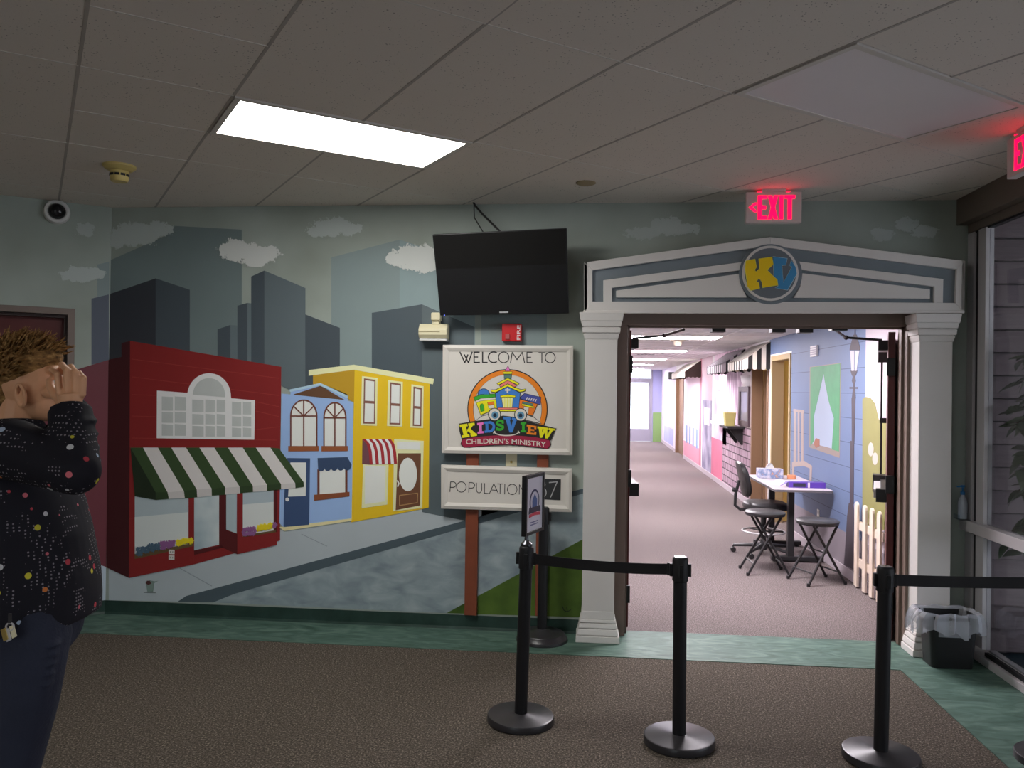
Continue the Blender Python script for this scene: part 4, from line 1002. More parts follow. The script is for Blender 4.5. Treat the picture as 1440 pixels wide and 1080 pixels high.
# ================================================================== SIGNS
M_sign = mat('sign_white_board', (.74, .70, .64, 1), .5, noise=.03, nscale=5)
M_ink = mat('sign_black_ink', (.02, .018, .018, 1), .6)
M_postw = mat('red_brown_post_wood', S(110, 56, 36, 1.5), .55, noise=.15, nscale=10)
def board(name, c4, label):
    """flat board with a raised picture-frame edge; c4 px corners tl,tr,br,bl"""
    yb, yf = -.035, -.055
    p = [wp(x, y, yf) for x, y in c4]
    e = empty(name, (p[0] + p[2]) / 2); tag(e, label, 'sign')
    obj('panel', MB().prism([q for q in p], (0, yb - yf + .002, 0)), M_sign, e)
    ce = sum(p, Vector()) / 4
    w = .042
    ins = []
    for q in p: ins.append(Vector((q.x + (w if q.x < ce.x else -w), q.y, q.z + (w if q.z < ce.z else -w))))
    for i in range(4):
        a, b = p[i], p[(i + 1) % 4]; c, d = ins[(i + 1) % 4], ins[i]
        o_ = Vector((0, -.012, 0))
        mb = MB().add([a + Vector((0, -.007, 0)), b + Vector((0, -.007, 0)), c + Vector((0, -.004, 0)), d + Vector((0, -.004, 0)), a * .5 + d * .5 + Vector((0, -.013, 0)), b * .5 + c * .5 + Vector((0, -.013, 0)), a + Vector((0, .01, 0)), b + Vector((0, .01, 0)), c + Vector((0, .002, 0)), d + Vector((0, .002, 0))],
                      [(0, 1, 5, 4), (4, 5, 2, 3), (0, 6, 7, 1), (3, 2, 8, 9), (0, 4, 3, 9, 6), (1, 7, 8, 2, 5), (6, 9, 8, 7)])
        obj('frame_moulding', mb, M_sign, e)
    return e
YS = -.0555
welcome = board('welcome_sign', [(623, 485), (806, 486), (805, 640), (621.5, 637)], 'white framed sign with the welcome lettering and colourful round logo')
popul = board('population_sign', [(620.5, 653.5), (804.5, 659), (804, 720), (620.5, 715)], 'white framed sign reading population with a small chalkboard')
def sq(name, quads, layer, material, parent, y=YS):
    mb = MB(); yy = y - .0005 * layer
    for i_, q in enumerate(quads): mb.prism([wp(px, py, yy - .00003 * (i_ % 12)) for px, py in q], (0, .0005 * layer + .0006, 0))
    return obj(name, mb, material, parent)
Z7 = zmap(600, 470, 6.0)
def strokes(name, lines, w, Z, material, parent, layer=1, y=YS):
    q = []
    for l in lines: q += ribbon(l, w)
    return sq(name, [Z(x) for x in q], layer, material, parent, y)
Y0_, Y1_ = 150, 240
LT = [[(280, 150), (322, 240), (348, 172), (322, 240)], [(318, 172), (352, 240), (384, 150)],
      [(400, 152), (400, 238)], [(400, 152), (445, 152)], [(400, 192), (432, 192)], [(400, 238), (448, 238)],
      [(472, 150), (472, 238), (512, 238)],
      arc(565, 194, 45, 45, -55, -305, 18),
      arc(650, 195, 44, 45, 0, 360, 26),
      [(708, 240), (722, 152), (762, 215), (806, 152), (826, 240)],
      [(846, 152), (846, 238)], [(846, 152), (890, 152)], [(846, 194), (880, 194)], [(846, 238), (892, 238)],
      [(945, 156), (1000, 156)], [(972, 156), (972, 240)],
      arc(1042, 197, 42, 44, 0, 360, 26)]
for i_, grp in enumerate((LT[0:2], LT[2:6], LT[6:7], LT[7:8], LT[8:9], LT[9:10], LT[10:14], LT[14:16], LT[16:17])):
    strokes('letter', grp, 10 if i_ < 4 else 7.5, Z7, M_ink, welcome)
# logo
Z8 = zmap(640, 510, 8.307)
ink = M_ink
lc = {k: mat('logo_' + k, S(*v, 1.25), .5) for k, v in dict(orange=(226, 124, 26), blue=(58, 118, 192), yellow=(232, 214, 20), green=(52, 158, 40), pink=(222, 112, 186), purple=(66, 76, 150), cream=(230, 222, 150), maroon=(150, 30, 62), white=(206, 200, 190), rust=(224, 116, 30), teal=(80, 120, 110), salmon=(226, 118, 110)).items()}
logo = sq('logo_ring_outline', [Z8(arc(612, 545, 470, 470, 155, 385, 50) + arc(612, 545, 398, 405, 385, 155, 50))], 1, ink, welcome)
sq('logo_ring', [Z8(arc(612, 545, 458, 458, 155, 385, 50) + arc(612, 545, 402, 405, 385, 155, 50))], 2, lc['orange'], logo)
def lpiece(name, pts, col, layer, out=7):
    sq(name + '_outline', [Z8(grow(pts, out))], layer, ink, logo)
    sq(name, [Z8(pts)], layer + 1, lc[col], logo)
lpiece('logo_dome', arc(335, 375, 65, 68, 180, 360, 14), 'blue', 2)
lpiece('logo_green_roof', [(220, 405), (300, 375), (470, 365), (475, 400), (300, 415), (235, 445)], 'green', 3)
lpiece('logo_fascia', [(235, 450), (300, 420), (475, 405), (475, 425), (300, 445), (245, 470)], 'white', 4, 4)
lpiece('logo_shop', [(250, 472), (300, 448), (475, 428), (490, 530), (300, 610)], 'yellow', 4)
lpiece('logo_arch_door', [(300, 575), (292, 510), (300, 485), (318, 480), (335, 500), (340, 560)], 'green', 6, 4)
lpiece('logo_shop_window', [(380, 465), (450, 455), (455, 490), (385, 492)], 'rust', 6, 4); lpiece('logo_counter', [(385, 505), (455, 492), (455, 530), (400, 535)], 'white', 6, 4)
lpiece('logo_purple_roof', [(765, 405), (810, 362), (1000, 405), (995, 490), (960, 480), (765, 420)], 'purple', 3)
sq('logo_roof_stripes', [Z8([(825 + i * 26, 430 + i * 6), (840 + i * 26, 402 + i * 6), (852 + i * 26, 402 + i * 6), (838 + i * 26, 432 + i * 6)]) for i in range(5)], 5, lc['white'], logo)
lpiece('logo_orange_shop', [(758, 430), (960, 485), (945, 520), (905, 615), (838, 600), (740, 530)], 'rust', 4)
lpiece('logo_shop_awning', [(790, 455), (910, 480), (905, 505), (785, 475)], 'teal', 6, 4); lpiece('logo_awning_edge', [(780, 480), (925, 515), (915, 530), (785, 498)], 'yellow', 7, 4)
lpiece('logo_shop_door', [(805, 512), (860, 525), (850, 600), (835, 590), (800, 560)], 'white', 6, 3)
lpiece('logo_spire', [(588, 95), (617, 38), (640, 95)], 'pink', 4)
lpiece('logo_spire_band', [(562, 108), (665, 108), (660, 130), (568, 130)], 'yellow', 5, 5); lpiece('logo_belfry', [(572, 138), (660, 138), (655, 185), (575, 185)], 'teal', 4, 5)
lpiece('logo_upper_gable', [(520, 265), (615, 205), (715, 265), (700, 280), (530, 280)], 'salmon', 5); lpiece('logo_upper_roof', [(490, 242), (615, 182), (745, 240), (732, 258), (615, 205), (505, 258)], 'yellow', 6)
lpiece('logo_church', [(472, 360), (540, 320), (615, 270), (690, 320), (758, 355), (742, 530), (490, 530)], 'blue', 5)
lpiece('logo_church_roof', [(420, 318), (470, 320), (540, 290), (615, 250), (690, 290), (770, 318), (820, 308), (815, 328), (760, 342), (690, 312), (615, 275), (540, 312), (470, 345), (425, 338)], 'yellow', 7)
sq('logo_cross', [Z8([(603, 292), (622, 292), (622, 355), (603, 355)]), Z8([(582, 310), (642, 310), (642, 328), (582, 328)])], 8, lc['white'], logo)
lpiece('logo_lintel', [(528, 388), (615, 372), (705, 388), (700, 402), (532, 402)], 'yellow', 8, 5); lpiece('logo_church_door', [(545, 412), (675, 412), (665, 525), (562, 525)], 'cream', 7, 6)
sq('logo_door_bars', [Z8([(x, 412), (x + 6, 412), (x + 4, 525), (x - 2, 525)]) for x in (578, 610, 640)], 9, lc['yellow'], logo)
lpiece('logo_step', [(505, 528), (725, 528), (730, 545), (500, 545)], 'salmon', 8, 5); lpiece('logo_step_edge', [(520, 550), (715, 550), (712, 566), (524, 566)], 'yellow', 8, 5)
lpiece('logo_brow', [(235, 680), (320, 625), (430, 600), (540, 575), (690, 575), (800, 600), (920, 640), (1005, 712), (930, 690), (690, 640), (540, 640), (380, 665)], 'white', 9, 8)
back = [(45, 712), (230, 680), (345, 668), (440, 652), (560, 618), (745, 640), (835, 682), (950, 712), (1040, 732), (1180, 768), (1120, 908), (940, 862), (620, 838), (270, 868), (78, 898), (50, 800)]
sq('logo_lettering_backing', [Z8(back)], 11, ink, logo)
ban = [(90, 893), (270, 866), (460, 852), (620, 850), (780, 856), (940, 872), (1100, 908), (1112, 960), (1082, 1004), (930, 984), (780, 964), (620, 956), (460, 960), (270, 974), (112, 994), (72, 950)]
sq('logo_banner_outline', [Z8(grow(ban, 10))], 10, ink, logo); sq('logo_banner', [Z8(ban)], 12, lc['maroon'], logo)
def quadmap(c4):
    (x0, y0), (x1, y1), (x2, y2), (x3, y3) = c4      # tl tr br bl
    def f(u, v):
        tx, ty = x0 + (x1 - x0) * u, y0 + (y1 - y0) * u; bx, by = x3 + (x2 - x3) * u, y3 + (y2 - y3) * u
        return (bx + (tx - bx) * v, by + (ty - by) * v)
    return f
def Rr(x0, x1, y0, y1): return [(x0, y0), (x1, y0), (x1, y1), (x0, y1)]
SLAB = {
 'K': [Rr(.12, .40, 0, 1), Rr(0, .52, .8, 1), Rr(0, .52, 0, .2), [(.38, .42), (.66, .86), (.92, .86), (.55, .42)], [(.40, .58), (.66, .62), (1, .14), (.7, .12)], Rr(.58, 1, .8, 1), Rr(.60, 1.04, 0, .2)],
 'I': [Rr(.27, .73, 0, 1), Rr(0, 1, .8, 1), Rr(0, 1, 0, .2)],
 'D': [Rr(.10, .36, 0, 1), Rr(0, .5, .8, 1), Rr(0, .5, 0, .2)] + ribbon(arc(.45, .5, .42, .40, 90, -90, 14), .24),
 'S': ribbon(arc(.5, .72, .33, .19, 20, 270, 12) + arc(.5, .28, .33, .19, 90, -160, 12), .23) + [Rr(.72, .95, .62, .95), Rr(.05, .28, .05, .36)],
 'V': [[(.10, 1), (.40, 1), (.62, 0), (.42, 0)], [(.66, 1), (.92, 1), (.62, 0), (.44, 0)], Rr(0, .48, .84, 1), Rr(.56, 1, .84, 1)],
 'E': [Rr(.12, .42, 0, 1), Rr(0, .95, .8, 1), Rr(0, 1, 0, .2), Rr(.3, .8, .4, .6), Rr(.8, 1, .64, 1), Rr(.82, 1.02, 0, .36)],
 'W': [[(.06, 1), (.28, 1), (.38, 0), (.24, 0)], [(.38, .9), (.54, .9), (.38, 0), (.25, 0)], [(.42, .9), (.58, .9), (.76, 0), (.62, 0)], [(.76, 1), (.95, 1), (.78, 0), (.64, 0)], Rr(0, .36, .82, 1), Rr(.66, 1.02, .82, 1), Rr(.36, .64, .82, 1)]}
for ch, c4, col in (('K', [(50, 725), (225, 700), (250, 855), (85, 880)], 'yellow'), ('I', [(257, 705), (330, 695), (332, 825), (262, 832)], 'pink'), ('D', [(340, 690), (465, 680), (472, 805), (345, 820)], 'blue'),
                    ('S', [(472, 675), (570, 662), (580, 785), (475, 800)], 'green'), ('V', [(562, 630), (742, 650), (732, 815), (565, 815)], 'blue'), ('I', [(765, 700), (830, 692), (830, 815), (765, 812)], 'green'),
                    ('E', [(837, 722), (950, 740), (945, 845), (835, 835)], 'orange'), ('W', [(962, 745), (1165, 772), (1120, 892), (950, 872)], 'yellow')):
    f = quadmap(c4)
    sq('logo_letter', [Z8([f(u, v) for u, v in q]) for q in SLAB[ch]], 13, lc[col], logo)
tg, tf = text_geo("CHILDREN'S MINISTRY", .012)
def banpt(x, y):
    X = 125 + 935 * x; t = (x - .42)
    bot = 944 + 40 * max(0, t) ** 1.4 * 2.2 + 14 * max(0, -t) ** 1.5 * 2.5; return (X, bot - y * 60)
mbt = MB(); yy = YS - .0005 * 14
mbt.add([wp(*Z8([banpt(x, y)])[0], yy) for x, y in tg], tf); obj('logo_banner_lettering', mbt, lc['white'], logo, fix=False)
for ex_, ey_, px_, py_ in ((460, 605, 462, 612), (765, 608, 762, 615)):
    sq('logo_eye_outline', [Z8(arc(ex_, ey_, 76, 76, 0, 350, 30))], 14, ink, logo); sq('logo_eye', [Z8(arc(ex_, ey_, 66, 68, 0, 350, 30))], 15, lc['white'], logo)
    sq('logo_iris', [Z8(arc(px_ + 4, py_, 42, 44, 0, 350, 24))], 16, mat('logo_iris_blue', S(92, 140, 170, 1.2), .5), logo); sq('logo_pupil', [Z8(arc(px_ + 2, py_ + 2, 22, 24, 0, 350, 18))], 17, mat('logo_pupil_navy', S(20, 40, 60, 1.2), .5), logo)
sq('logo_smile', [Z8(q) for q in ribbon(arc(600, 800, 148, 52, 170, 10, 20), 12) + ribbon([(446, 825), (464, 798)], 10) + ribbon([(736, 798), (752, 822)], 10)], 14, lc['white'], logo)
# population lettering
Z9 = zmap(600, 620, 3.857)
def bezcirc(cx, cy, rx, ry): return arc(cx, cy, rx, ry, 0, 360, 24)
PL = [[[(126, 276), (130, 222)], arc(142, 237, 17, 15, -90, 90, 10), [(130, 222), (142, 222)], [(128, 252), (142, 252)]],
      [bezcirc(188, 250, 26, 28)],
      [[(228, 280), (230, 226)], arc(244, 241, 16, 15, -90, 90, 10), [(230, 226), (244, 226)], [(229, 256), (244, 256)]],
      [[(270, 228), (270, 264)], arc(284, 264, 14, 18, 180, 0, 10), [(298, 264), (298, 229)]],
      [[(314, 230), (313, 284), (334, 285)]],
      [[(340, 286), (364, 232), (390, 288)], [(350, 266), (380, 268)]],
      [[(384, 233), (414, 234)], [(399, 234), (398, 288)]],
      [[(424, 235), (423, 289)]],
      [bezcirc(464, 263, 26, 28)],
      [[(502, 290), (503, 237), (532, 292), (533, 238)]]]
for g_ in PL: strokes('letter', g_, 3.8, Z9, M_ink, popul)
cb = sq('chalkboard', [Z9([(606, 204), (728, 208), (726, 322), (604, 316)])], 3, mat('chalkboard_black', (.03, .032, .034, 1), .75, noise=.2, nscale=20), popul)
chalk = mat('chalk_white', (.45, .45, .45, 1), .9)
strokes('chalk_digit', [arc(626, 236, 16, 16, -150, 70, 12) + arc(628, 280, 20, 26, -80, 130, 12)], 5, Z9, chalk, popul, 5)
strokes('chalk_digit', [[(664, 226), (708, 222), (672, 306)]], 5, Z9, chalk, popul, 5)
# posts
def post(px0, px1, py0, py1, label):
    a, b = wp(px0, py0, -.02), wp(px1, py1, -.02)
    o = obj('sign_post', MB().box(a.x, b.x, -.034, .001, b.z, a.z), M_postw, None, bev=.002); tag(o, label, 'post', 'sign posts'); return o
post(657.5, 670.5, 560, 865, 'red brown wooden sign post with its foot on the painted grass')
post(756.5, 768.5, 560, 866, 'red brown wooden sign post hidden below by two black stanchions')

# ================================================================== QUEUE STANCHIONS
M_stan = mat('black_powder_coat', (.012, .0115, .013, 1), .5, spec=.3)
M_stanbase = mat('black_base_cover', (.03, .028, .031, 1), .33)
M_rim = mat('dark_chrome_cap', (.10, .10, .11, 1), .25, metal=.8)
M_belt = mat('black_webbing', (.016, .015, .017, 1), .75, bump=.2, bscale=400)
SH = .885
def stanchion_proto():
    e = empty('stanchion')
    obj('base', MB().lathe([(.155, .0), (.168, .004), (.168, .030), (.165, .036), (.158, .039), (.045, .043), (.040, .046)], (0, 0, 0), 44), M_stanbase, e, smooth=True)
    obj('post', MB().lathe([(.032, .04), (.032, SH - .075)], (0, 0, 0), 28), M_stan, e, smooth=True)
    hd = obj('belt_cassette', MB().lathe([(.034, SH - .115), (.0375, SH - .112), (.0375, SH - .012), (.035, SH - .004), (.031, SH)], (0, 0, 0), 28), M_stan, e, smooth=True)
    obj('top_cap', MB().lathe([(.029, SH - .002), (.029, SH + .0015), (.002, SH + .002)], (0, 0, 0), 24), M_rim, hd, smooth=True)
    for a in (0, 90, 180, 270):
        c, s = math.cos(math.radians(a)), math.sin(math.radians(a))
        obj('belt_clip', MB().obox((.042 * c, .042 * s, SH - .062), (.009 * c, .009 * s, 0), (-.010 * s, .010 * c, 0), (0, 0, .030)), M_stan, hd, bev=.002)
    return e
st0 = stanchion_proto()
SPOTS = [((-.580, -1.490), (.020, -.006), 'black stanchion carrying the small framed sign'),
         ((-.551, -.178), (.002, 0), 'black stanchion without a belt standing against the mural wall'),
         ((.191, -1.640), (-.004, 0), 'black stanchion in front of the doorway with a belt to the sign stanchion'),
         ((1.094, -1.700), (.012, 0), 'black stanchion before the waste bin with a belt towards the glass wall'),
         ((1.885, -1.640), (0, 0), 'black stanchion next to the glass wall, mostly cut off')]
STAN = []
for i, ((x, y), (tx, ty), lb) in enumerate(SPOTS):
    o = st0 if i == 0 else copy_tree(st0)
    o.location = (x, y, .0); o.rotation_euler = (-ty / SH, tx / SH, 0)
    if i == 1: o.location = (x, y, .004)
    tag(o, lb, 'stanchion', 'queue stanchions'); STAN.append(o)
# the one against the wall has a heavier stepped rubber base
st1 = STAN[1]
for ch in st1.children:
    if ch.name.startswith('base'):
        me = obj('tmp', MB().lathe([(.168, 0), (.172, .004), (.170, .018), (.160, .024), (.152, .045), (.145, .052), (.07, .058), (.045, .075), (.035, .078)], (0, 0, 0), 40), M_stanbase, None, smooth=True)
        ch.data = me.data; bpy.data.objects.remove(me)
def head(i, dz=-.062):
    (x, y), (tx, ty), _ = SPOTS[i]
    return Vector((x + tx * .93, y + ty * .93, SH + dz))
def belt(i, j, label, sag=.012):
    a, b = head(i), head(j)
    d = (b - a).normalized()
    a = a + d * .045; b = b - d * .045
    n = d.cross(Vector((0, 0, 1))).normalized() * .0012
    N = 16; vs = []; fs = []
    for k in range(N + 1):
        t = k / N; c = a.lerp(b, t) - Vector((0, 0, sag * 4 * t * (1 - t)))
        for s_, h_ in ((1, .026), (1, -.026), (-1, -.026), (-1, .026)): vs.append(c + n * s_ + Vector((0, 0, h_)))
    for k in range(N):
        for m_ in range(4): fs.append((k * 4 + m_, k * 4 + (m_ + 1) % 4, k * 4 + 4 + (m_ + 1) % 4, k * 4 + 4 + m_))
    fs += [(0, 1, 2, 3), (N * 4 + 3, N * 4 + 2, N * 4 + 1, N * 4)]
    mb = MB(); mb.v = vs; mb.f = fs
    e = empty('barrier_belt', (a + b) / 2); tag(e, label, 'belt', 'queue belts')
    obj('webbing', mb, M_belt, e)
    obj('belt_end', MB().obox(b - d * .006, d * .011, n.normalized() * .005, Vector((0, 0, .030))), M_stan, e, bev=.002)
belt(0, 2, 'black belt stretched across the doorway from the sign stanchion')
belt(3, 4, 'black belt stretched past the waste bin to the glass wall', .004)

# framed sign on the first stanchion
h0 = head(0, 0)
sg = empty('stanchion_sign', h0 + Vector((0, 0, .003))); tag(sg, 'narrow black framed portrait sign on top of a stanchion', 'sign')
wv = Vector((.07, .20, 0)).normalized(); nv = Vector((wv.y, -wv.x, 0)); upv = Vector((0, 0, 1))
zc = 1.095; sc_ = Vector((h0.x + .030, h0.y + .03, zc))
obj('socket', MB().lathe([(.030, 0), (.030, .012), (.018, .022), (.011, .028), (.009, .06)], (h0.x, h0.y, SH + .001), 20), M_rim, sg, smooth=True)
hw_, hh_ = .118, .150
for (u0, u1, z0, z1) in ((-hw_, -hw_ + .016, -hh_, hh_), (hw_ - .016, hw_, -hh_, hh_), (-hw_ + .016, hw_ - .016, hh_ - .016, hh_), (-hw_ + .016, hw_ - .016, -hh_, -hh_ + .016)):
    obj('frame_rail', MB().obox(sc_ + wv * (u0 + u1) / 2 + upv * (z0 + z1) / 2, wv * (u1 - u0) / 2, nv * .013, upv * (z1 - z0) / 2), M_stan, sg, bev=.002)
pst = obj('poster', MB().obox(sc_, wv * (hw_ - .014), nv * .006, upv * (hh_ - .014)), mat('poster_paper', (.70, .68, .76, 1), .4), sg)
def onpost(name, pts, col, lay):
    return obj(name, MB().prism([sc_ + wv * x + upv * z + nv * (.006 + .0006 * lay) for x, z in pts], -nv * .0008), col, pst)
onpost('print_ring', arc(0, .012, .062, .062, 0, 350, 30), mat('print_navy', S(40, 40, 80, 1), .5), 1); onpost('print_disc', arc(0, .012, .050, .050, 0, 350, 30), mat('print_lilac', (.62, .6, .7, 1), .5), 2)
onpost('print_house', [(-.03, -.02), (-.03, .02), (0, .05), (.03, .02), (.03, -.02)], mat('print_blue', S(60, 90, 150, 1), .5), 3)
onpost('print_name', [(-.075, -.045), (-.07, -.015), (.07, -.015), (.075, -.045), (0, -.038)], mat('print_dark', S(40, 36, 60, 1), .5), 4)
onpost('print_banner', [(-.07, -.064), (-.068, -.048), (0, -.042), (.068, -.048), (.07, -.064), (0, -.058)], mat('print_red', S(190, 50, 70, 1.2), .5), 4)
for k in range(2): onpost('print_line', [(-.05, -.094 - k * .012), (.05, -.094 - k * .012), (.05, -.088 - k * .012), (-.05, -.088 - k * .012)], mat('print_grey', S(110, 110, 150, 1), .5), 1)

# ================================================================== WASTE BIN
bx, by = 1.972, -.318
wb_ = empty('waste_bin', (bx, by, .004)); tag(wb_, 'black rectangular waste bin with a clear liner beside the pilaster', 'waste bin')
def rrect(hx, hy, r, n=6):
    pts = []
    for cx, cy, a in ((hx - r, hy - r, 0), (-hx + r, hy - r, 90), (-hx + r, -hy + r, 180), (hx - r, -hy + r, 270)):
        for k in range(n + 1):
            t = math.radians(a + 90 * k / n); pts.append((cx + r * math.cos(t), cy + r * math.sin(t)))
    return pts
def loft(rings, close=True):
    mb = MB(); n = len(rings[0])
    for r in rings: mb.v += [Vector(p) for p in r]
    for i in range(len(rings) - 1):
        for j in range(n): mb.f.append((i * n + j, i * n + (j + 1) % n, (i + 1) * n + (j + 1) % n, (i + 1) * n + j))
    if close: mb.f.append(tuple(range(n))[::-1])
    return mb
def rr3(hx, hy, r, z): return [(bx + x, by + y, z) for x, y in rrect(hx, hy, r)]
M_bin = mat('black_bin_plastic', (.012, .012, .013, 1), .4)
obj('body', loft([rr3(.115, .075, .03, .004), rr3(.122, .082, .032, .008), rr3(.142, .098, .035, .30), rr3(.150, .106, .036, .305), rr3(.150, .106, .036, .325), rr3(.143, .099, .034, .325), rr3(.140, .096, .034, .30), rr3(.120, .078, .03, .02)]), M_bin, wb_, smooth=True)
lnM = bpy.data.materials.new('clear_liner_film'); lnM.use_nodes = True
_nt = lnM.node_tree; _nt.nodes.clear()
_o = _nt.nodes.new('ShaderNodeOutputMaterial'); _t = _nt.nodes.new('ShaderNodeBsdfTransparent'); _d = _nt.nodes.new('ShaderNodeBsdfPrincipled'); _mx = _nt.nodes.new('ShaderNodeMixShader')
_d.inputs['Base Color'].default_value = (.78, .8, .88, 1); _d.inputs['Roughness'].default_value = .18; _d.inputs['Specular IOR Level'].default_value = .8
_lw = _nt.nodes.new('ShaderNodeLayerWeight'); _lw.inputs[0].default_value = .35; _mr = _nt.nodes.new('ShaderNodeMapRange'); _mr.inputs[3].default_value = .30; _mr.inputs[4].default_value = .75
_nt.links.new(_lw.outputs['Facing'], _mr.inputs[0]); _nt.links.new(_mr.outputs[0], _mx.inputs[0]); _nt.links.new(_t.outputs[0], _mx.inputs[1]); _nt.links.new(_d.outputs[0], _mx.inputs[2]); _nt.links.new(_mx.outputs[0], _o.inputs[0])
rl = random.Random(5)
NS = 72; rings = []
ph = [rl.uniform(0, 6.28) for _ in range(6)]
base_r = []
for k in range(NS):
    t = 2 * math.pi * k / NS; c, s = math.cos(t), math.sin(t)
    f = (abs(c) ** 5 + abs(s) ** 5) ** (-1 / 5); base_r.append((c * f, s * f, t))
for lev, (sx, sz) in enumerate(((.92, .20), (.96, .29), (1.0, .335), (1.05, .345), (1.09, .325), (1.11, .28), (1.10, 0))):
    ring = []
    for c, s, t in base_r:
        w = .5 + .5 * math.sin(7 * t + ph[0]) * math.sin(3 * t + ph[1]); ruf = .012 * math.sin(17 * t + ph[2]) + .010 * math.sin(29 * t + ph[3])
        k = 0 if lev < 2 else min(1, (lev - 1) / 4)
        ex_ = .045 * k * max(0, -c) ** 2 + .015 * k
        x = c * (.147 * sx + ex_ + ruf * k); y = s * (.104 * min(sx, 1.03) + (.010 * k if s < 0 else 0) + ruf * k * (.7 if s < 0 else .12))
        z = sz if lev < 6 else .245 - .045 * w + .012 * math.sin(11 * t)
        z += .010 * math.sin(9 * t + ph[4]) * k
        ring.append((bx + x, by + y, z))
    rings.append(ring)
obj('liner', loft(rings, False), lnM, wb_, smooth=True, fix=False)

# ================================================================== SANITISER BOTTLE IN A HOLDER ON THE GLASS WALL
sb = empty('sanitizer_bottle', (2.168, -.055, .868)); tag(sb, 'clear pump bottle with blue top in a holder on the glass wall', 'bottle')
M_clear = glass_mat('clear_plastic', (.86, .9, .95, 1))
M_gel = mat('clear_gel', (.55, .62, .70, 1), .15)
obj('bottle_body', MB().lathe([(.026, .005), (.028, .01), (.028, .11), (.022, .135), (.012, .15), (.012, .165)], (2.168, -.055, .868), 20), M_gel, sb, smooth=True)
pm = obj('pump', MB().lathe([(.014, .160), (.014, .180), (.006, .184), (.006, .205), (.013, .208), (.013, .222)], (2.168, -.055, .868), 16), mat('blue_pump_plastic', S(60, 130, 190, 1.2), .35), sb, smooth=True)
obj('nozzle', MB().bar((2.168, -.055, 1.083), (2.128, -.065, 1.080), .012, .010), MATS['blue_pump_plastic'], pm, bev=.002)
hd_ = empty('bottle_holder', (2.168, -.055, .868)); tag(hd_, 'clear acrylic tray holding the pump bottle on the rail', 'holder')
obj('tray', MB().box(2.130, 2.2, -.098, -.012, .868, .872), M_clear, hd_)
obj('front_lip', MB().box(2.130, 2.133, -.098, -.012, .872, .90), M_clear, hd_)

# ================================================================== PLANT IN THE PORCH
pl_ = empty('potted_tree', (2.64, -.42, 0)); tag(pl_, 'leafy potted tree standing in the porch behind the glass', 'plant')
M_leaf = mat('dark_glossy_leaf', S(70, 84, 60, 1.0), .3, noise=.3, nscale=8); M_trunk = mat('tree_bark', S(90, 70, 50, 1), .8, noise=.3, nscale=30)
obj('pot', MB().lathe([(.13, 0), (.17, .30), (.185, .30), (.185, .34), (.165, .34), (.155, .30)], (2.64, -.42, 0), 28), mat('grey_pot', S(70, 66, 66, 1.2), .6), pl_, smooth=True)
obj('soil', MB().lathe([(.002, .30), (.157, .30), (.157, .305), (.002, .306)], (2.64, -.42, 0), 20), mat('potting_soil', (.03, .02, .015, 1), .9), pl_)
obj('trunk', MB().tube([(2.64, -.42, .3), (2.63, -.41, .7), (2.66, -.43, 1.1), (2.62, -.40, 1.5), (2.64, -.42, 1.9)], [.022, .02, .017, .013, .008], 10), M_trunk, pl_, smooth=True)
lfm = MB().add([(0, 0, 0), (.018, .028, .004), (.026, 0, -.003), (.018, -.028, .004), (.055, .030, 0), (.058, 0, -.006), (.055, -.030, 0), (.092, .014, -.010), (.094, 0, -.013), (.092, -.014, -.010), (.118, 0, -.022)],
               [(0, 2, 1), (0, 3, 2), (1, 2, 5, 4), (2, 3, 6, 5), (4, 5, 8, 7), (5, 6, 9, 8), (7, 8, 10), (8, 9, 10)])
lrnd = random.Random(11)
leaf_me = None
brs = []
for k in range(20):
    z = lrnd.uniform(.75, 1.95); a = lrnd.uniform(3.6, 6.0); L = lrnd.uniform(.22, .36)
    if k < 15: a = lrnd.uniform(2.75, 3.7); z = .72 + k * .085; L = lrnd.uniform(.26, .345)
    p0 = Vector((2.64, -.42, z)); p1 = p0 + Vector((math.cos(a) * L * .6, math.sin(a) * L * .6, .12)); p2 = p0 + Vector((math.cos(a) * L, math.sin(a) * L, .10 - .14 * lrnd.random()))
    bo = obj('branch', MB().tube([p0, p1, p2], [.007, .005, .003], 6), M_trunk, pl_)
    for j in range(13):
        t = .3 + .7 * j / 12; q = p0.lerp(p1, min(1, t * 1.6)) if t < .6 else p1.lerp(p2, (t - .6) / .4)
        if leaf_me is None:
            lo = obj('leaf', lfm, M_leaf, bo, smooth=True); leaf_me = lo.data
            leaf_me.transform(Matrix.Translation(Vector((2.64, -.42, 0))))
            md = lo.modifiers.new('thickness', 'SOLIDIFY'); md.thickness = .0015
        else:
            lo = bpy.data.objects.new('leaf', leaf_me); COL.objects.link(lo); lo.parent = bo
        lo.location = q - Vector((2.64, -.42, 0)); lo.rotation_euler = (lrnd.uniform(-.6, .6), lrnd.uniform(-.2, 1.0), a + lrnd.uniform(-1.4, 1.4)); s_ = lrnd.uniform(.8, 1.25); lo.scale = (s_, s_, s_)

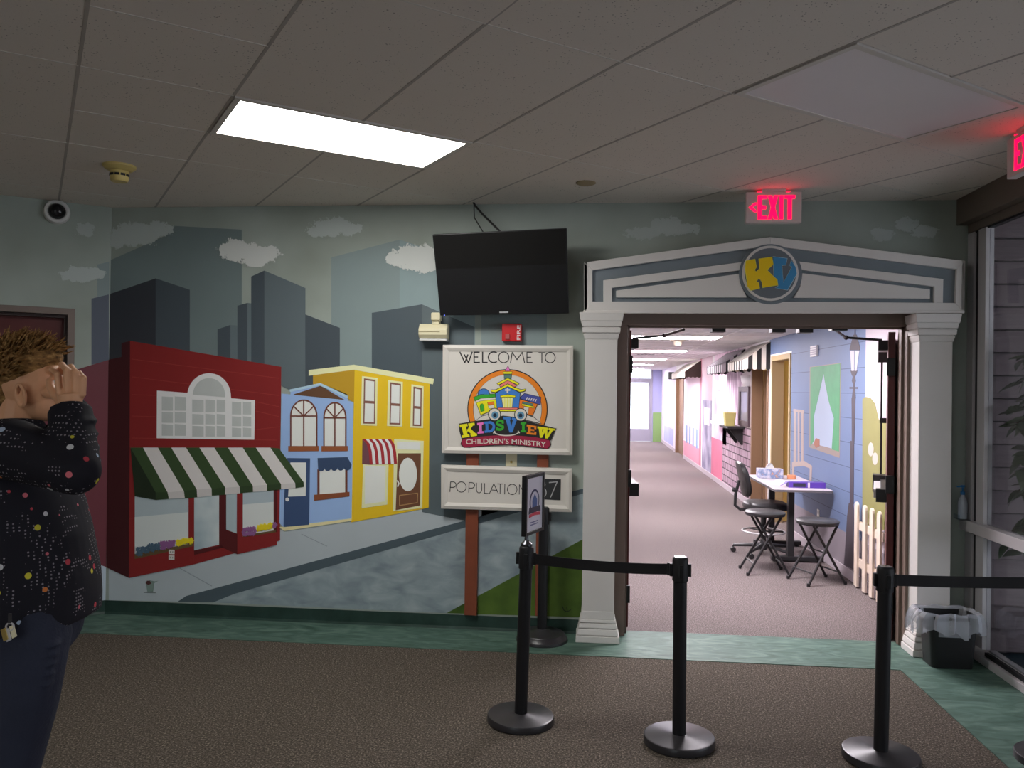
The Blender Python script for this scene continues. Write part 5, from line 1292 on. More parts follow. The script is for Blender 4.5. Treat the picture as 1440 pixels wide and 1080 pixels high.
# ================================================================== HALLWAY THINGS
# door frames and doors off the hallway, with the little rooms behind
M_tanframe = mat('tan_door_frame', S(160, 140, 104, 1.1), .5); M_dkframe = mat('brown_hall_frame', S(120, 92, 70, 1.1), .5); M_creamroom = mat('yellow_room_wall', S(206, 184, 110, 1.1), .7)
for i, (a, b, z) in enumerate(DO):
    e = empty('door_%d' % (4 + i), (HALLX + .06, (a + b) / 2, 0)); struct(e, ('tan framed open doorway next to the curtained window mural', 'brown framed doorway under the near striped awning', 'brown framed doorway far down the hall under the dark awning')[i], 'door')
    M_ = M_tanframe if i == 0 else M_dkframe
    for y0, y1 in ((a - .045, a + .02), (b - .02, b + .045)): obj('jamb', MB().box(HALLX - .016, HALLX + .14, y0, y1, 0, z + .045), M_, e, bev=.003)
    obj('head', MB().box(HALLX - .016, HALLX + .14, a + .02, b - .02, z - .02, z + .045), M_, e, bev=.003)
    if i == 0:
        lf = obj('door_leaf', MB().obox((HALLX + .60, a + .06, 1.03), (.46, .02, 0), (-.001, .022, 0), (0, 0, 1.02)), mat('red_brown_hall_door', S(150, 60, 40, 1.0), .4), e, bev=.002)
    elif i == 1:
        lf = obj('door_leaf', MB().obox((HALLX + .62, b - .06, 1.0), (.48, 0, 0), (0, .022, 0), (0, 0, .99)), M_dkframe, e, bev=.002)
    else:
        lf = obj('door_leaf', MB().box(HALLX + .06, HALLX + .10, a + .02, b - .02, .01, z - .02), M_dkframe, e)
    obj('handle', MB().lathe([(.02, 0), (.02, .03), (.03, .04), (.03, .06), (.02, .07)], ((HALLX + .95, a + .09, 1.0) if i == 0 else (HALLX + .95, b - .085, 1.0) if i == 1 else (HALLX + .055, a + .12, 1.0)), 14, 'y' if i < 2 else 'x'), M_alu, lf, smooth=True)
struct(obj('wall_side_room', MB().box(HALLX + 1.6, HALLX + 1.7, 3.9, 6.9, 0, 2.5).box(HALLX + .12, HALLX + 1.6, 3.8, 3.9, 0, 2.5).box(HALLX + .12, HALLX + 1.6, 6.8, 6.9, 0, 2.5).box(HALLX + .12, HALLX + 1.7, 3.8, 6.9, 2.4, 2.5).box(HALLX + .14, HALLX + 1.6, 5.22, 5.30, 0, 2.4), M_creamroom), 'yellow walls of the small rooms off the hallway', 'wall')
for y in (4.6, 6.0):  # unseen lamps added to light the little rooms from inside
    e = empty('added_room_light', (HALLX + .8, y, 2.4)); tag(e, 'added unseen lamp lighting the room behind the ' + ('tan framed doorway' if y < 5 else 'brown framed doorway under the awning'), 'ceiling light', 'added room lamps')
    obj('lamp_base', MB().lathe([(.13, .0), (.13, -.02), (.12, -.025)], (HALLX + .8, y, 2.4), 20), M_hallwhite, e, smooth=True)
    obj('lamp_globe', MB().lathe([(.118, -.02), (.11, -.06), (.07, -.085), (.002, -.092)], (HALLX + .8, y, 2.4), 20), emit_mat('added_room_lamp_%d' % int(y), (1, .88, .62, 1), 18), e, smooth=True)

# striped awnings
M_aw_w = mat('awning_white_canvas', S(206, 200, 190, 1.1), .8); M_aw_k = mat('awning_black_canvas', (.015, .014, .015, 1), .7); M_aw_b = mat('awning_brown_canvas', S(78, 66, 60, 1), .8); M_aw_g = mat('awning_grey_canvas', S(170, 160, 168, 1.05), .8)
def awning(ya, yb, n, cols, label, proj=.345, zt=2.345, zf=2.10, zb=1.97, ns=6):
    e = empty('awning', (HALLX, (ya + yb) / 2, zb)); tag(e, label, 'awning')
    T = .006; x1 = HALLX - proj; x0 = HALLX - .001
    for i in range(n):
        a, b = ya + (yb - ya) * i / n, ya + (yb - ya) * (i + 1) / n; M_ = cols[i % len(cols)]
        obj('canvas_stripe', MB().prism([(x0, a, zt), (x0, b, zt), (x1, b, zf), (x1, a, zf)], (0, 0, -T)), M_, e)
        sc = [(x1, a + (b - a) * (1 - k / 6), zb + .018 - .018 * math.sin(math.pi * k / 6)) for k in range(7)]
        obj('valance_stripe', MB().prism([(x1, a, zf), (x1, b, zf)] + sc, (T, 0, 0)), M_, e)
    for yy in (ya, yb - T):
        for i in range(ns):
            xa, xb = x0 + (x1 - x0) * i / ns, x0 + (x1 - x0) * (i + 1) / ns
            za, zb_ = zt + (zf - zt) * i / ns, zt + (zf - zt) * (i + 1) / ns
            sc = [(xb + (xa - xb) * k / 5, yy, zb + .016 - .016 * math.sin(math.pi * k / 5)) for k in range(6)]
            obj('side_stripe', MB().prism([(xa, yy, za), (xb, yy, zb_)] + sc, (0, T, 0)), cols[(i + 1) % len(cols)], e)
    obj('frame_bar', MB().tube([(x1 + .012, ya + .01, zf - .012), (x1 + .012, yb - .01, zf - .012)], .008, 8).tube([(x0, ya + .01, zf - .012), (x1, ya + .01, zf - .012)], .006, 8), M_aw_k, e)
awning(5.27, 6.55, 14, [M_aw_w, M_aw_k], 'black and white striped awning over the nearest brown doorway')
awning(7.0, 8.62, 16, [M_aw_g, M_aw_k], 'black and white striped awning above the painted brick wall')
awning(11.85, 14.6, 8, [M_aw_w, M_aw_w], 'dark ended pale awning farthest down the hall', ns=4)
for o in bpy.data.objects:
    if o.name.startswith('side_stripe') and o.parent and o.parent.get('label', '').startswith('dark ended'): o.data.materials[0] = M_aw_b
# wall sconces, framed mirror, shelf with planter
M_bowl = mat('sconce_white_glass', (.8, .78, .8, 1), .3)
for y, z in ((6.72, 1.86), (9.3, 1.80)):
    e = empty('wall_sconce', (HALLX, y, z)); tag(e, 'white half bowl sconce ' + ('above the dark framed mirror' if y < 8 else 'below the farther striped awning'), 'wall lamp')
    mb = MB().lathe([(.02, -.11), (.07, -.08), (.105, -.03), (.12, .06), (.112, .06), (.09, -.02)], (HALLX, y, z), 24)
    mb.v = [Vector((min(v.x, HALLX - .001), v.y, v.z)) for v in mb.v]
    obj('bowl', mb, M_bowl, e, smooth=True); obj('bracket', MB().box(HALLX - .02, HALLX, y - .04, y + .04, z - .10, z + .02), M_black, e)
e = empty('framed_mirror', (HALLX, 7.0, 1.48)); tag(e, 'tall dark framed mirror on the pale hallway wall', 'mirror')
pA, pB = hp(1041, 602), hp(1055, 540)
ya_, yb_, za_, zb_ = 6.56, 7.36, 1.16, 1.76
obj('mirror_glass', MB().box(HALLX - .012, HALLX - .001, ya_ + .08, yb_ - .08, za_ + .07, zb_ - .07), mat('mirror_pane', S(150, 150, 164, 1), .15), e)
for y0, y1, z0, z1 in ((ya_, ya_ + .1, za_, zb_), (yb_ - .1, yb_, za_, zb_), (ya_ + .1, yb_ - .1, za_, za_ + .08), (ya_ + .1, yb_ - .1, zb_ - .08, zb_)):
    obj('frame_rail', MB().box(HALLX - .035, HALLX - .001, y0, y1, z0, z1), mat('dark_mirror_frame', S(74, 58, 64, 1), .5), e, bev=.004)
e = empty('wall_shelf', (HALLX, 7.5, 1.14)); tag(e, 'black bracket shelf on the painted brick wall', 'shelf')
obj('board', MB().box(HALLX - .26, HALLX - .001, 6.95, 7.75, 1.115, 1.14), M_black, e, bev=.003)
for y in (7.1, 7.6): obj('bracket', MB().prism([(HALLX - .001, y, 1.115), (HALLX - .2, y, 1.115), (HALLX - .2, y, 1.09), (HALLX - .03, y, .86), (HALLX - .001, y, .86)], (0, .02, 0)), M_black, e)
e = empty('planter_box', (HALLX - .13, 7.3, 1.14)); tag(e, 'tall yellow tapered planter on the bracket shelf', 'planter')
obj('planter_body', loft([[(HALLX - .155 + x, 7.42 + y, z) for x, y in rrect(h, h * 1.1, .02)] for h, z in ((.070, 1.141), (.090, 1.34), (.095, 1.35), (.085, 1.35), (.075, 1.30))]), mat('yellow_planter', S(206, 190, 120, 1.1), .5), e, smooth=True)
obj('planter_soil', MB().box(HALLX - .21, HALLX - .10, 7.36, 7.48, 1.28, 1.305), MATS['potting_soil'], e)
# pale ledge beyond it
tag(obj('wall_ledge', MB().box(HALLX - .16, HALLX - .001, 8.0, 9.4, 1.10, 1.15).box(HALLX - .14, HALLX - .001, 8.9, 9.2, 1.15, 1.26), mat('ledge_white', S(226, 214, 224, 1.05), .5), None, bev=.003), 'pale ledge on the hallway wall beyond the bracket shelf', 'ledge')
# small vented plate on the blue wall
e = empty('wall_vent', hp(1146.5, 494)); tag(e, 'small silver louvred plate on the blue wall above the curtained window', 'vent')
va, vb = hp(1151, 485.5), hp(1142, 502)
obj('plate', MB().box(HALLX - .022, HALLX - .001, va.y, vb.y, vb.z, va.z), mat('vent_silver', (.6, .58, .6, 1), .4), e, bev=.003)
for k in range(4):
    z = vb.z + (va.z - vb.z) * (.2 + .2 * k); obj('louvre', MB().box(HALLX - .026, HALLX - .02, va.y + .015, vb.y - .015, z - .006, z + .006), M_hallgrey, e)
# outlet under the table
oo = Vector((HALLX, 2.98, .42))
e = empty('outlet', oo); tag(e, 'white outlet plate on the hallway wall under the table', 'outlet')
obj('plate', MB().box(HALLX - .007, HALLX - .001, 2.94, 3.02, .36, .48), MATS['outlet_white'], e, bev=.002)
for z in (.39, .45): obj('socket', MB().box(HALLX - .009, HALLX - .006, 2.96, 3.0, z - .016, z + .016), mat('outlet_grey', (.45, .45, .45, 1), .5), e)
# smoke detector and speaker grilles on the hall ceiling
e = empty('smoke_detector', (.93, 5.55, HCEIL)); tag(e, 'cream smoke detector on the hallway ceiling', 'smoke detector')
obj('base', MB().lathe([(.11, .001), (.11, -.012), (.08, -.02)], (.93, 5.55, HCEIL), 24), mat('cream_plastic', S(190, 178, 160, 1.1), .5), e, smooth=True)
obj('sensor_head', MB().lathe([(.06, -.015), (.055, -.06), (.04, -.075), (.002, -.076)], (.93, 5.55, HCEIL), 24), MATS['cream_plastic'], e, smooth=True)
e = empty('ceiling_vent', (.75, 9.8, HCEIL)); tag(e, 'dark slotted vent in the hallway ceiling', 'vent')
obj('vent_frame', MB().box(.6, .98, 9.7, 9.95, HCEIL - .008, HCEIL + .001), M_hallwhite, e)
for k in range(5): obj('slat', MB().box(.63 + k * .068, .68 + k * .068, 9.73, 9.92, HCEIL - .011, HCEIL - .007), mat('vent_dark', (.08, .07, .08, 1), .7), e)
# wall speaker far down the hall
e = empty('wall_speaker', (HALLX - .08, 16.9, 2.1)); tag(e, 'small black speaker high on the far hallway wall', 'speaker')
obj('case', MB().box(HALLX - .2, HALLX - .001, 16.85, 17.1, 2.0, 2.2), M_black, e, bev=.01); obj('grille', MB().box(HALLX - .19, HALLX - .02, 16.84, 16.851, 2.02, 2.18), mat('speaker_grille', (.05, .05, .05, 1), .6), e)

# picket fence panel against the hallway wall
pf_ = empty('picket_fence', (2.05, 1.3, 0)); tag(pf_, 'short white picket fence panel leaning on the hallway wall by the door', 'fence')
M_fence = mat('cream_fence_paint', S(206, 190, 174, 1.1), .55)
fy = [hp(px, 770, 2.055).y for px in (1204.5, 1216, 1226, 1236.5)]
for y in fy:
    w = .038
    prof = [(y - w, .015), (y + w, .015), (y + w, .70)] + [(y + w * math.cos(math.radians(a)), .70 + w * 1.1 * math.sin(math.radians(a))) for a in (30, 60, 90, 120, 150)] + [(y - w, .70)]
    obj('picket', MB().prism([(2.045, a, z) for a, z in prof], (.02, 0, 0)), M_fence, pf_, bev=.003)
for z in (.22, .54): obj('fence_rail', MB().box(2.062, 2.09, fy[-1] - .05, fy[0] + .05, z - .035, z + .035), M_fence, pf_, bev=.002)

# table
M_top = mat('pale_laminate', S(196, 184, 190, 1.15), .35); M_blk = mat('black_table_steel', (.02, .019, .021, 1), .4)
tx0, tx1, ty0, ty1, tz = 1.53, 2.075, 2.42, 3.75, .745
e = empty('work_table', (1.8, 3.0, 0)); tag(e, 'pale topped pedestal table against the blue hallway wall', 'table')
obj('tabletop', MB().box(tx0, tx1, ty0, ty1, tz - .028, tz), M_top, e, bev=.004); obj('edge_band', MB().box(tx0 - .003, tx1 + .003, ty0 - .003, ty1 + .003, tz - .026, tz - .006), mat('grey_edge_band', (.12, .11, .12, 1), .5), e)
for y in (2.66, 3.5):
    obj('column', MB().box(1.715, 1.775, y - .03, y + .03, .05, tz - .03), M_blk, e, bev=.004)
    obj('foot', MB().box(1.56, 2.06, y - .035, y + .035, .012, .058), M_blk, e, bev=.006)
    for x in (1.6, 2.02): obj('glide', MB().lathe([(.02, 0), (.02, .014)], (x, y, 0), 12), M_blk, e)
    obj('top_brace', MB().box(1.57, 2.04, y - .02, y + .02, tz - .048, tz - .027), M_blk, e)
# things on the table
M_purple = mat('purple_card', S(84, 56, 150, 1.1), .45)
e = empty('marker_box', (1.90, 2.60, tz)); tag(e, 'purple card box of markers lying at the near end of the table', 'box')
obj('box_body', MB().box(1.70, 2.05, 2.56, 2.66, tz, tz + .055), M_purple, e, bev=.002); obj('label_window', MB().box(1.74, 1.86, 2.558, 2.562, tz + .010, tz + .045), mat('dark_label', (.03, .03, .05, 1), .4), e); obj('label_stripe', MB().box(1.88, 1.90, 2.558, 2.562, tz + .002, tz + .053), M_top, e)
obj('box_flap', MB().prism([(1.70, 2.56, tz + .053), (1.70, 2.66, tz + .053), (1.63, 2.61, tz + .010)], (0, 0, .004)), M_purple, e)
e = empty('tissue_box', (1.70, 3.45, tz)); tag(e, 'white and blue tissue box on the far end of the table', 'box')
obj('box_body', MB().box(1.58, 1.84, 3.38, 3.52, tz, tz + .10), ramp_mat('tissue_box_print', [(.4, S(210, 204, 214, 1.1)), (.6, S(120, 140, 180, 1.1)), (.7, S(220, 160, 110, 1.1))], scale=18, detail=2, rough=.5), e, bev=.003)
obj('tissue', MB().add([(1.66, 3.45, tz + .099), (1.76, 3.43, tz + .099), (1.74, 3.47, tz + .15), (1.70, 3.44, tz + .165), (1.68, 3.46, tz + .14)], [(0, 1, 2), (0, 2, 3), (0, 3, 4)]), M_hallwhite, e)
tag(obj('sticker_roll', MB().lathe([(.045, 0), (.045, .04), (.02, .04), (.02, .0)], (1.93, 3.4, tz), 20), mat('orange_roll', S(226, 150, 110, 1.1), .6), None, smooth=True), 'small orange roll beside the tissue box', 'roll')
for i, (x, y, a, w, h) in enumerate(((1.66, 2.95, .2, .11, .14), (1.80, 3.1, -.3, .11, .14), (1.93, 2.92, .1, .09, .12))):
    c, s = math.cos(a), math.sin(a)
    tag(obj('paper_sheet', MB().obox((x, y, tz + .001 + i * .0015), (w * c, w * s, 0), (-h * s, h * c, 0), (0, 0, .0008)), M_hallwhite), ('white paper sheet nearest the table edge by the chair', 'white paper sheet at a slant in the middle of the table', 'smaller white paper sheet next to the blue wall')[i], 'paper', 'papers on the table')

# folding stools
M_vinylk = mat('black_vinyl_seat', (.035, .034, .036, 1), .35)
def stool(loc, rz, h, label):
    e = empty('folding_stool'); tag(e, label, 'stool', 'folding stools')
    seat = obj('seat', MB().lathe([(.005, h - .035), (.165, h - .035), (.182, h - .028), (.184, h - .012), (.172, h - .002), (.10, h + .004), (.002, h + .005)], (0, 0, 0), 36), M_vinylk, e, smooth=True)
    obj('seat_rim', MB().lathe([(.150, h - .042), (.178, h - .040), (.178, h - .028), (.150, h - .030)], (0, 0, 0), 36), M_blk, seat, smooth=True)
    for s_ in (-1, 1):
        obj('leg', MB().tube([(-.115, .105 * s_, h - .038), (.19, .135 * s_, .006)], .0115, 10), M_blk, e, smooth=True)
        obj('leg', MB().tube([(.115, .120 * s_, h - .038), (-.19, .150 * s_, .006)], .0115, 10), M_blk, e, smooth=True)
    obj('foot_brace', MB().tube([(.135, -.13, .105), (.135, .13, .105)], .007, 8), M_blk, e, smooth=True)
    obj('foot_brace', MB().tube([(-.135, -.146, .105), (-.135, .146, .105)], .007, 8), M_blk, e, smooth=True)
    obj('pivot_bar', MB().tube([(0, -.128, h * .5), (0, .128, h * .5)], .006, 8), M_blk, e, smooth=True)
    for sx in (-1, 1):
        for s_ in (-1, 1): obj('rubber_foot', MB().lathe([(.014, 0), (.015, .025), (.012, .03)], (.19 * sx, (.135 if sx > 0 else .150) * s_, 0), 10), M_black, e)
    e.location = (*loc, 0); e.rotation_euler = (0, 0, rz)
    return e
stool((1.385, 2.13), .05, .575, 'black folding stool standing in front of the office chair')
stool((1.775, 1.83), .35, .555, 'black folding stool at the near end of the table')

# drafting chair
M_uph = mat('black_leatherette', (.018, .017, .018, 1), .38)
ch = empty('office_chair', (1.55, 2.98, 0)); tag(ch, 'black swivel office chair with a foot ring facing the table', 'chair')
ox, oy = 1.55, 2.98
bs = obj('base_hub', MB().lathe([(.035, .05), (.045, .07), (.04, .12), (.028, .14), (.028, .46), (.05, .47)], (ox, oy, 0), 20), M_blk, ch, smooth=True)
for k in range(5):
    a = math.radians(20 + 72 * k); c, s = math.cos(a), math.sin(a)
    sp = obj('base_spoke', MB().tube([(ox + .03 * c, oy + .03 * s, .10), (ox + .30 * c, oy + .30 * s, .075)], [.022, .014], 8), M_blk, ch, smooth=True)
    obj('caster', MB().lathe([(.026, -.022), (.028, -.015), (.028, .015), (.026, .022)], (ox + .30 * c, oy + .30 * s, .028), 14, 'y').tube([(ox + .30 * c, oy + .30 * s, .03), (ox + .30 * c, oy + .30 * s, .07)], .009, 6), M_black, sp, smooth=True)
ring_pts = [(ox + .21 * math.cos(2 * math.pi * k / 36), oy + .21 * math.sin(2 * math.pi * k / 36), .24) for k in range(37)]
fr_ = obj('foot_ring', MB().tube(ring_pts, .010, 8, caps=False), M_alu, ch, smooth=True)
for k in range(3):
    a = 2 * math.pi * k / 3; obj('ring_spoke', MB().tube([(ox, oy, .24), (ox + .21 * math.cos(a), oy + .21 * math.sin(a), .24)], .008, 6), M_blk, fr_, smooth=True)
def soft(mb_pts, *a): pass
seat_r = []
for z, f in ((.470, .86), (.480, .97), (.505, 1.0), (.530, .97), (.545, .85), (.550, .5)):
    seat_r.append([(ox + .02 + .225 * f * ((abs(math.cos(t)) ** .7) * (1 if math.cos(t) > 0 else -1)), oy + .23 * f * ((abs(math.sin(t)) ** .7) * (1 if math.sin(t) > 0 else -1)), z) for t in [2 * math.pi * k / 32 for k in range(32)]])
mb = loft(seat_r); mb.f.append(tuple(range(5 * 32, 6 * 32))); obj('seat', mb, M_uph, ch, smooth=True)
bk = []
for d, f in ((-.03, .80), (-.026, .94), (0, 1.0), (.022, .95), (.030, .80), (.032, .4)):
    ring = []
    for t in [2 * math.pi * k / 32 for k in range(32)]:
        yy = .20 * f * ((abs(math.cos(t)) ** .75) * (1 if math.cos(t) > 0 else -1)); zz = .185 * f * ((abs(math.sin(t)) ** .75) * (1 if math.sin(t) > 0 else -1))
        ring.append((ox - .22 + d - zz * .22 + .10 * yy * yy / .04 * .3, oy + yy, .775 + zz))
    bk.append(ring)
mb = loft(bk); mb.f.append(tuple(range(5 * 32, 6 * 32))); obj('backrest', mb, M_uph, ch, smooth=True)
obj('back_bracket', MB().tube([(ox - .05, oy, .465), (ox - .24, oy, .46), (ox - .29, oy, .50), (ox - .285, oy, .62), (ox - .25, oy, .76)], .016, 10), M_blk, ch, smooth=True)
obj('adjust_knob', MB().lathe([(.02, -.02), (.024, 0), (.02, .02)], (ox - .30, oy, .66), 14, 'x'), M_blk, ch, smooth=True)
for s_ in (-1, 1): obj('armrest', MB().tube([(ox - .02, oy + .20 * s_, .475), (ox - .04, oy + .27 * s_, .50), (ox - .04, oy + .275 * s_, .60), (ox + .02, oy + .27 * s_, .655), (ox + .2, oy + .26 * s_, .655)], .014, 8), M_blk, ch, smooth=True) if False else None

# ================================================================== PERSON
D0 = 2.26
def J(px, py, dd=0.0): return CAM + ray(px, py) * (D0 + dd)
BR = Matrix((RT, FW, UP)).transposed()          # columns: to the picture's right, away, up
def evaluated(o):
    dg = bpy.context.evaluated_depsgraph_get()
    me = bpy.data.meshes.new_from_object(o.evaluated_get(dg), depsgraph=dg)
    return me
def remeshed(name, mb, material, parent, voxel, smooth_it=6):
    o = obj(name, mb, material, parent)
    r = o.modifiers.new('join', 'REMESH'); r.mode = 'VOXEL'; r.voxel_size = voxel; r.use_smooth_shade = True
    if smooth_it:
        s = o.modifiers.new('soften', 'SMOOTH'); s.factor = .5; s.iterations = smooth_it
    bpy.context.view_layer.update()
    me = evaluated(o); o.modifiers.clear(); old = o.data; o.data = me; bpy.data.meshes.remove(old)
    if material and not me.materials: me.materials.append(material)
    return o
skin = mat('warm_skin', S(186, 138, 104, 1.4), .5, noise=.08, nscale=14)
foot0 = J(15, 1372); foot0 = Vector((foot0.x, foot0.y, 0))
man = empty('person', foot0); tag(man, 'person in a dark dotted shirt and jeans raising a hand to the face', 'person')
bd = MB()
# skull, face, jaw
bd.ball(J(36, 531), (.094, .074, .098), 24, 16, BR)
bd.ball(J(52, 548), (.068, .064, .080), 20, 14, BR)
bd.ball(J(60, 568), (.052, .052, .050), 18, 12, BR)
bd.ball(J(72, 584), (.022, .026, .018), 12, 8, BR)           # chin
bd.ball(J(80, 521), (.018, .048, .016), 12, 8, BR)           # brow
bd.tube([J(84, 530), J(92, 548), J(96, 556)], [.010, .014, .015], 10); bd.ball(J(93, 558), (.014, .018, .010), 10, 8, BR)   # nose
bd.ball(J(83, 569), (.012, .026, .007), 10, 8, BR); bd.ball(J(82, 575), (.011, .023, .007), 10, 8, BR)    # lips
bd.ball(J(72, 551, -.045), (.026, .020, .020), 12, 8, BR); bd.ball(J(72, 551, .045), (.026, .020, .020), 12, 8, BR)      # cheeks
# ears
for s_ in (-1, 1):
    c = J(32, 556, s_ * .072)
    bd.tube([c + BR @ Vector((.014 * math.cos(a) - .004 * math.sin(a), s_ * (.010 + .004 * math.cos(a)), .030 * math.sin(a))) for a in [2 * math.pi * k / 14 for k in range(15)]], .0055, 6)
    bd.ball(c + BR @ Vector((.004, s_ * .004, -.004)), (.011, .006, .024), 10, 8, BR)
# neck and trunk
bd.tube([J(30, 556), J(26, 585), J(18, 612), J(16, 640)], [.058, .060, .068, .085], 16)
bd.ball(J(28, 690), (.125, .185, .19), 24, 16, BR); bd.ball(J(42, 790), (.115, .160, .18), 24, 16, BR); bd.ball(J(36, 880), (.095, .145, .12), 24, 16, BR)
# arms
SHO, ELB, WRI = (18, 632, -.185), (106, 662, -.225), (99, 578, -.135)
SH2, EL2, WR2 = (24, 632, .185), (106, 655, .20), (96, 572, .075)
for a, b, c in ((SHO, ELB, WRI), (SH2, EL2, WR2)):
    bd.tube([J(*a), J(*b)], [.056, .044], 14); bd.ball(J(*b), .045, 12, 8); bd.ball(J(*a), .062, 14, 10); bd.tube([J(*b), J(*c)], [.043, .029], 14)
# hands: palm, four bent fingers, thumb
def hand(d, m_=1):
    def h(px, py, dd): return J(px, py, d + dd * m_)
    bd.tube([h(100, 580, -.0), h(99, 566, .004), h(99, 556, .008)], [.028, .029, .031], 14)
    bd.ball(h(99, 556, .010), (.037, .016, .026), 18, 12, BR); bd.ball(h(88, 560, .014), (.022, .016, .020), 12, 8, BR)
    for pts, r in ((((84, 552, .004), (81, 527, .000), (74, 520, .028), (75, 531, .050)), (.0096, .0092, .0086, .0074)),
                   (((95, 549, .000), (94, 521, -.004), (87, 513, .028), (86, 524, .054)), (.0098, .0094, .0088, .0076)),
                   (((106, 550, .002), (106.5, 524, .000), (100, 516, .032), (98, 527, .056)), (.0096, .0091, .0085, .0073)),
                   (((116, 554, .006), (117.5, 532, .006), (112, 525, .034), (109, 534, .054)), (.0089, .0083, .0076, .0066))):
        bd.tube([h(*q) for q in pts], list(r), 12)
        for q, rr in zip(pts[:3], r): bd.ball(h(*q), rr * 1.08, 12, 8)
        bd.ball(h(*pts[3]), r[3], 10, 8)
    th = ((90, 564, .012), (78, 556, .022), (71, 544, .034), (70, 535, .044))
    bd.tube([h(*q) for q in th], [.015, .0125, .0105, .0085], 12); bd.ball(h(*th[3]), .0085, 8, 6)
hand(-.135, 1); hand(.085, -1)
# legs and feet
LEG = (((44, 890, -.09), (30, 985, -.095), (2, 1110, -.10), (-22, 1235, -.10), (-30, 1345, -.10)), ((36, 890, .09), (20, 985, .095), (-6, 1110, .10), (-30, 1235, .10), (-40, 1345, .10)))
for L_ in LEG:
    bd.tube([J(*q) for q in L_], [.080, .075, .060, .055, .042], 14)
    a = J(*L_[-1]); a = Vector((a.x, a.y, .06))
    bd.tube([a + Vector((-.05, 0, -.02)), a + Vector((.05, .0, -.02)), a + Vector((.15, .015, -.035))], [.040, .042, .028], 12)
body = remeshed('body', bd, skin, man, .0027, 3)
# eyes
obj('eye', MB().ball(J(76, 535, -.030), .010, 12, 8), mat('eye_white', (.7, .68, .65, 1), .25), body, smooth=True)
obj('eye', MB().ball(J(76, 535, .030), .010, 12, 8), MATS['eye_white'], body, smooth=True)

# shirt
sm = bpy.data.materials.new('dark_dotted_shirt'); sm.use_nodes = True
nt = sm.node_tree; b_ = nt.nodes['Principled BSDF']; b_.inputs['Roughness'].default_value = .85; b_.inputs['Specular IOR Level'].default_value = .2
tc = nt.nodes.new('ShaderNodeTexCoord')
v1 = nt.nodes.new('ShaderNodeTexVoronoi'); v1.inputs['Scale'].default_value = 19; nt.links.new(tc.outputs['Object'], v1.inputs['Vector'])
lt1 = nt.nodes.new('ShaderNodeMath'); lt1.operation = 'LESS_THAN'; lt1.inputs[1].default_value = .155; nt.links.new(v1.outputs['Distance'], lt1.inputs[0])
sx_ = nt.nodes.new('ShaderNodeSeparateColor'); nt.links.new(v1.outputs['Color'], sx_.inputs[0])
rp = nt.nodes.new('ShaderNodeValToRGB'); rp.color_ramp.interpolation = 'CONSTANT'
els = rp.color_ramp.elements
pal = [(0, S(210, 110, 120, 1)), (.25, S(206, 120, 60, 1)), (.42, S(170, 186, 206, 1)), (.6, S(190, 70, 80, 1)), (.78, S(200, 190, 60, 1)), (.88, S(200, 200, 200, 1))]
while len(els) < len(pal): els.new(.5)
for e_, (p_, c_) in zip(els, pal): e_.position = p_; e_.color = c_
nt.links.new(sx_.outputs[0], rp.inputs[0])
v2 = nt.nodes.new('ShaderNodeTexVoronoi'); v2.inputs['Scale'].default_value = 105; v2.inputs['Randomness'].default_value = .15; nt.links.new(tc.outputs['Object'], v2.inputs['Vector'])
lt2 = nt.nodes.new('ShaderNodeMath'); lt2.operation = 'LESS_THAN'; lt2.inputs[1].default_value = .26; nt.links.new(v2.outputs['Distance'], lt2.inputs[0])
nz = nt.nodes.new('ShaderNodeTexNoise'); nz.inputs['Scale'].default_value = 13; nt.links.new(tc.outputs['Object'], nz.inputs['Vector'])
gt = nt.nodes.new('ShaderNodeMath'); gt.operation = 'GREATER_THAN'; gt.inputs[1].default_value = .5; nt.links.new(nz.outputs['Fac'], gt.inputs[0])
ml_ = nt.nodes.new('ShaderNodeMath'); ml_.operation = 'MULTIPLY'; nt.links.new(lt2.outputs[0], ml_.inputs[0]); nt.links.new(gt.outputs[0], ml_.inputs[1])
m1 = nt.nodes.new('ShaderNodeMix'); m1.data_type = 'RGBA'; m1.inputs[6].default_value = (.014, .013, .018, 1); m1.inputs[7].default_value = (.24, .22, .24, 1); nt.links.new(ml_.outputs[0], m1.inputs[0])
m2 = nt.nodes.new('ShaderNodeMix'); m2.data_type = 'RGBA'; nt.links.new(lt1.outputs[0], m2.inputs[0]); nt.links.new(m1.outputs[2], m2.inputs[6]); nt.links.new(rp.outputs[0], m2.inputs[7])
nt.links.new(m2.outputs[2], b_.inputs['Base Color'])
shirt = MB()
rings = []
for py, cx, rx, ry in ((598, 22, 34, .070), (608, 18, 44, .100), (622, 17, 54, .160), (640, 20, 62, .195), (690, 28, 70, .205), (750, 41, 75, .202), (810, 50, 76, .200), (845, 50, 77, .202), (868, 49, 77, .204)):
    c = J(cx, py); ring = []
    for k in range(40):
        t = 2 * math.pi * k / 40
        wob = 1 + (.025 * math.sin(5 * t + py * .02) if py > 700 else 0)
        ring.append(c + RT * (rx / FPX * D0) * math.cos(t) * wob + FW * ry * math.sin(t) * wob)
    rings.append(ring)
mb = loft(rings); n_ = 40; mb.f.append(tuple(range((len(rings) - 1) * n_, len(rings) * n_)))
shirt.add(mb.v, mb.f)
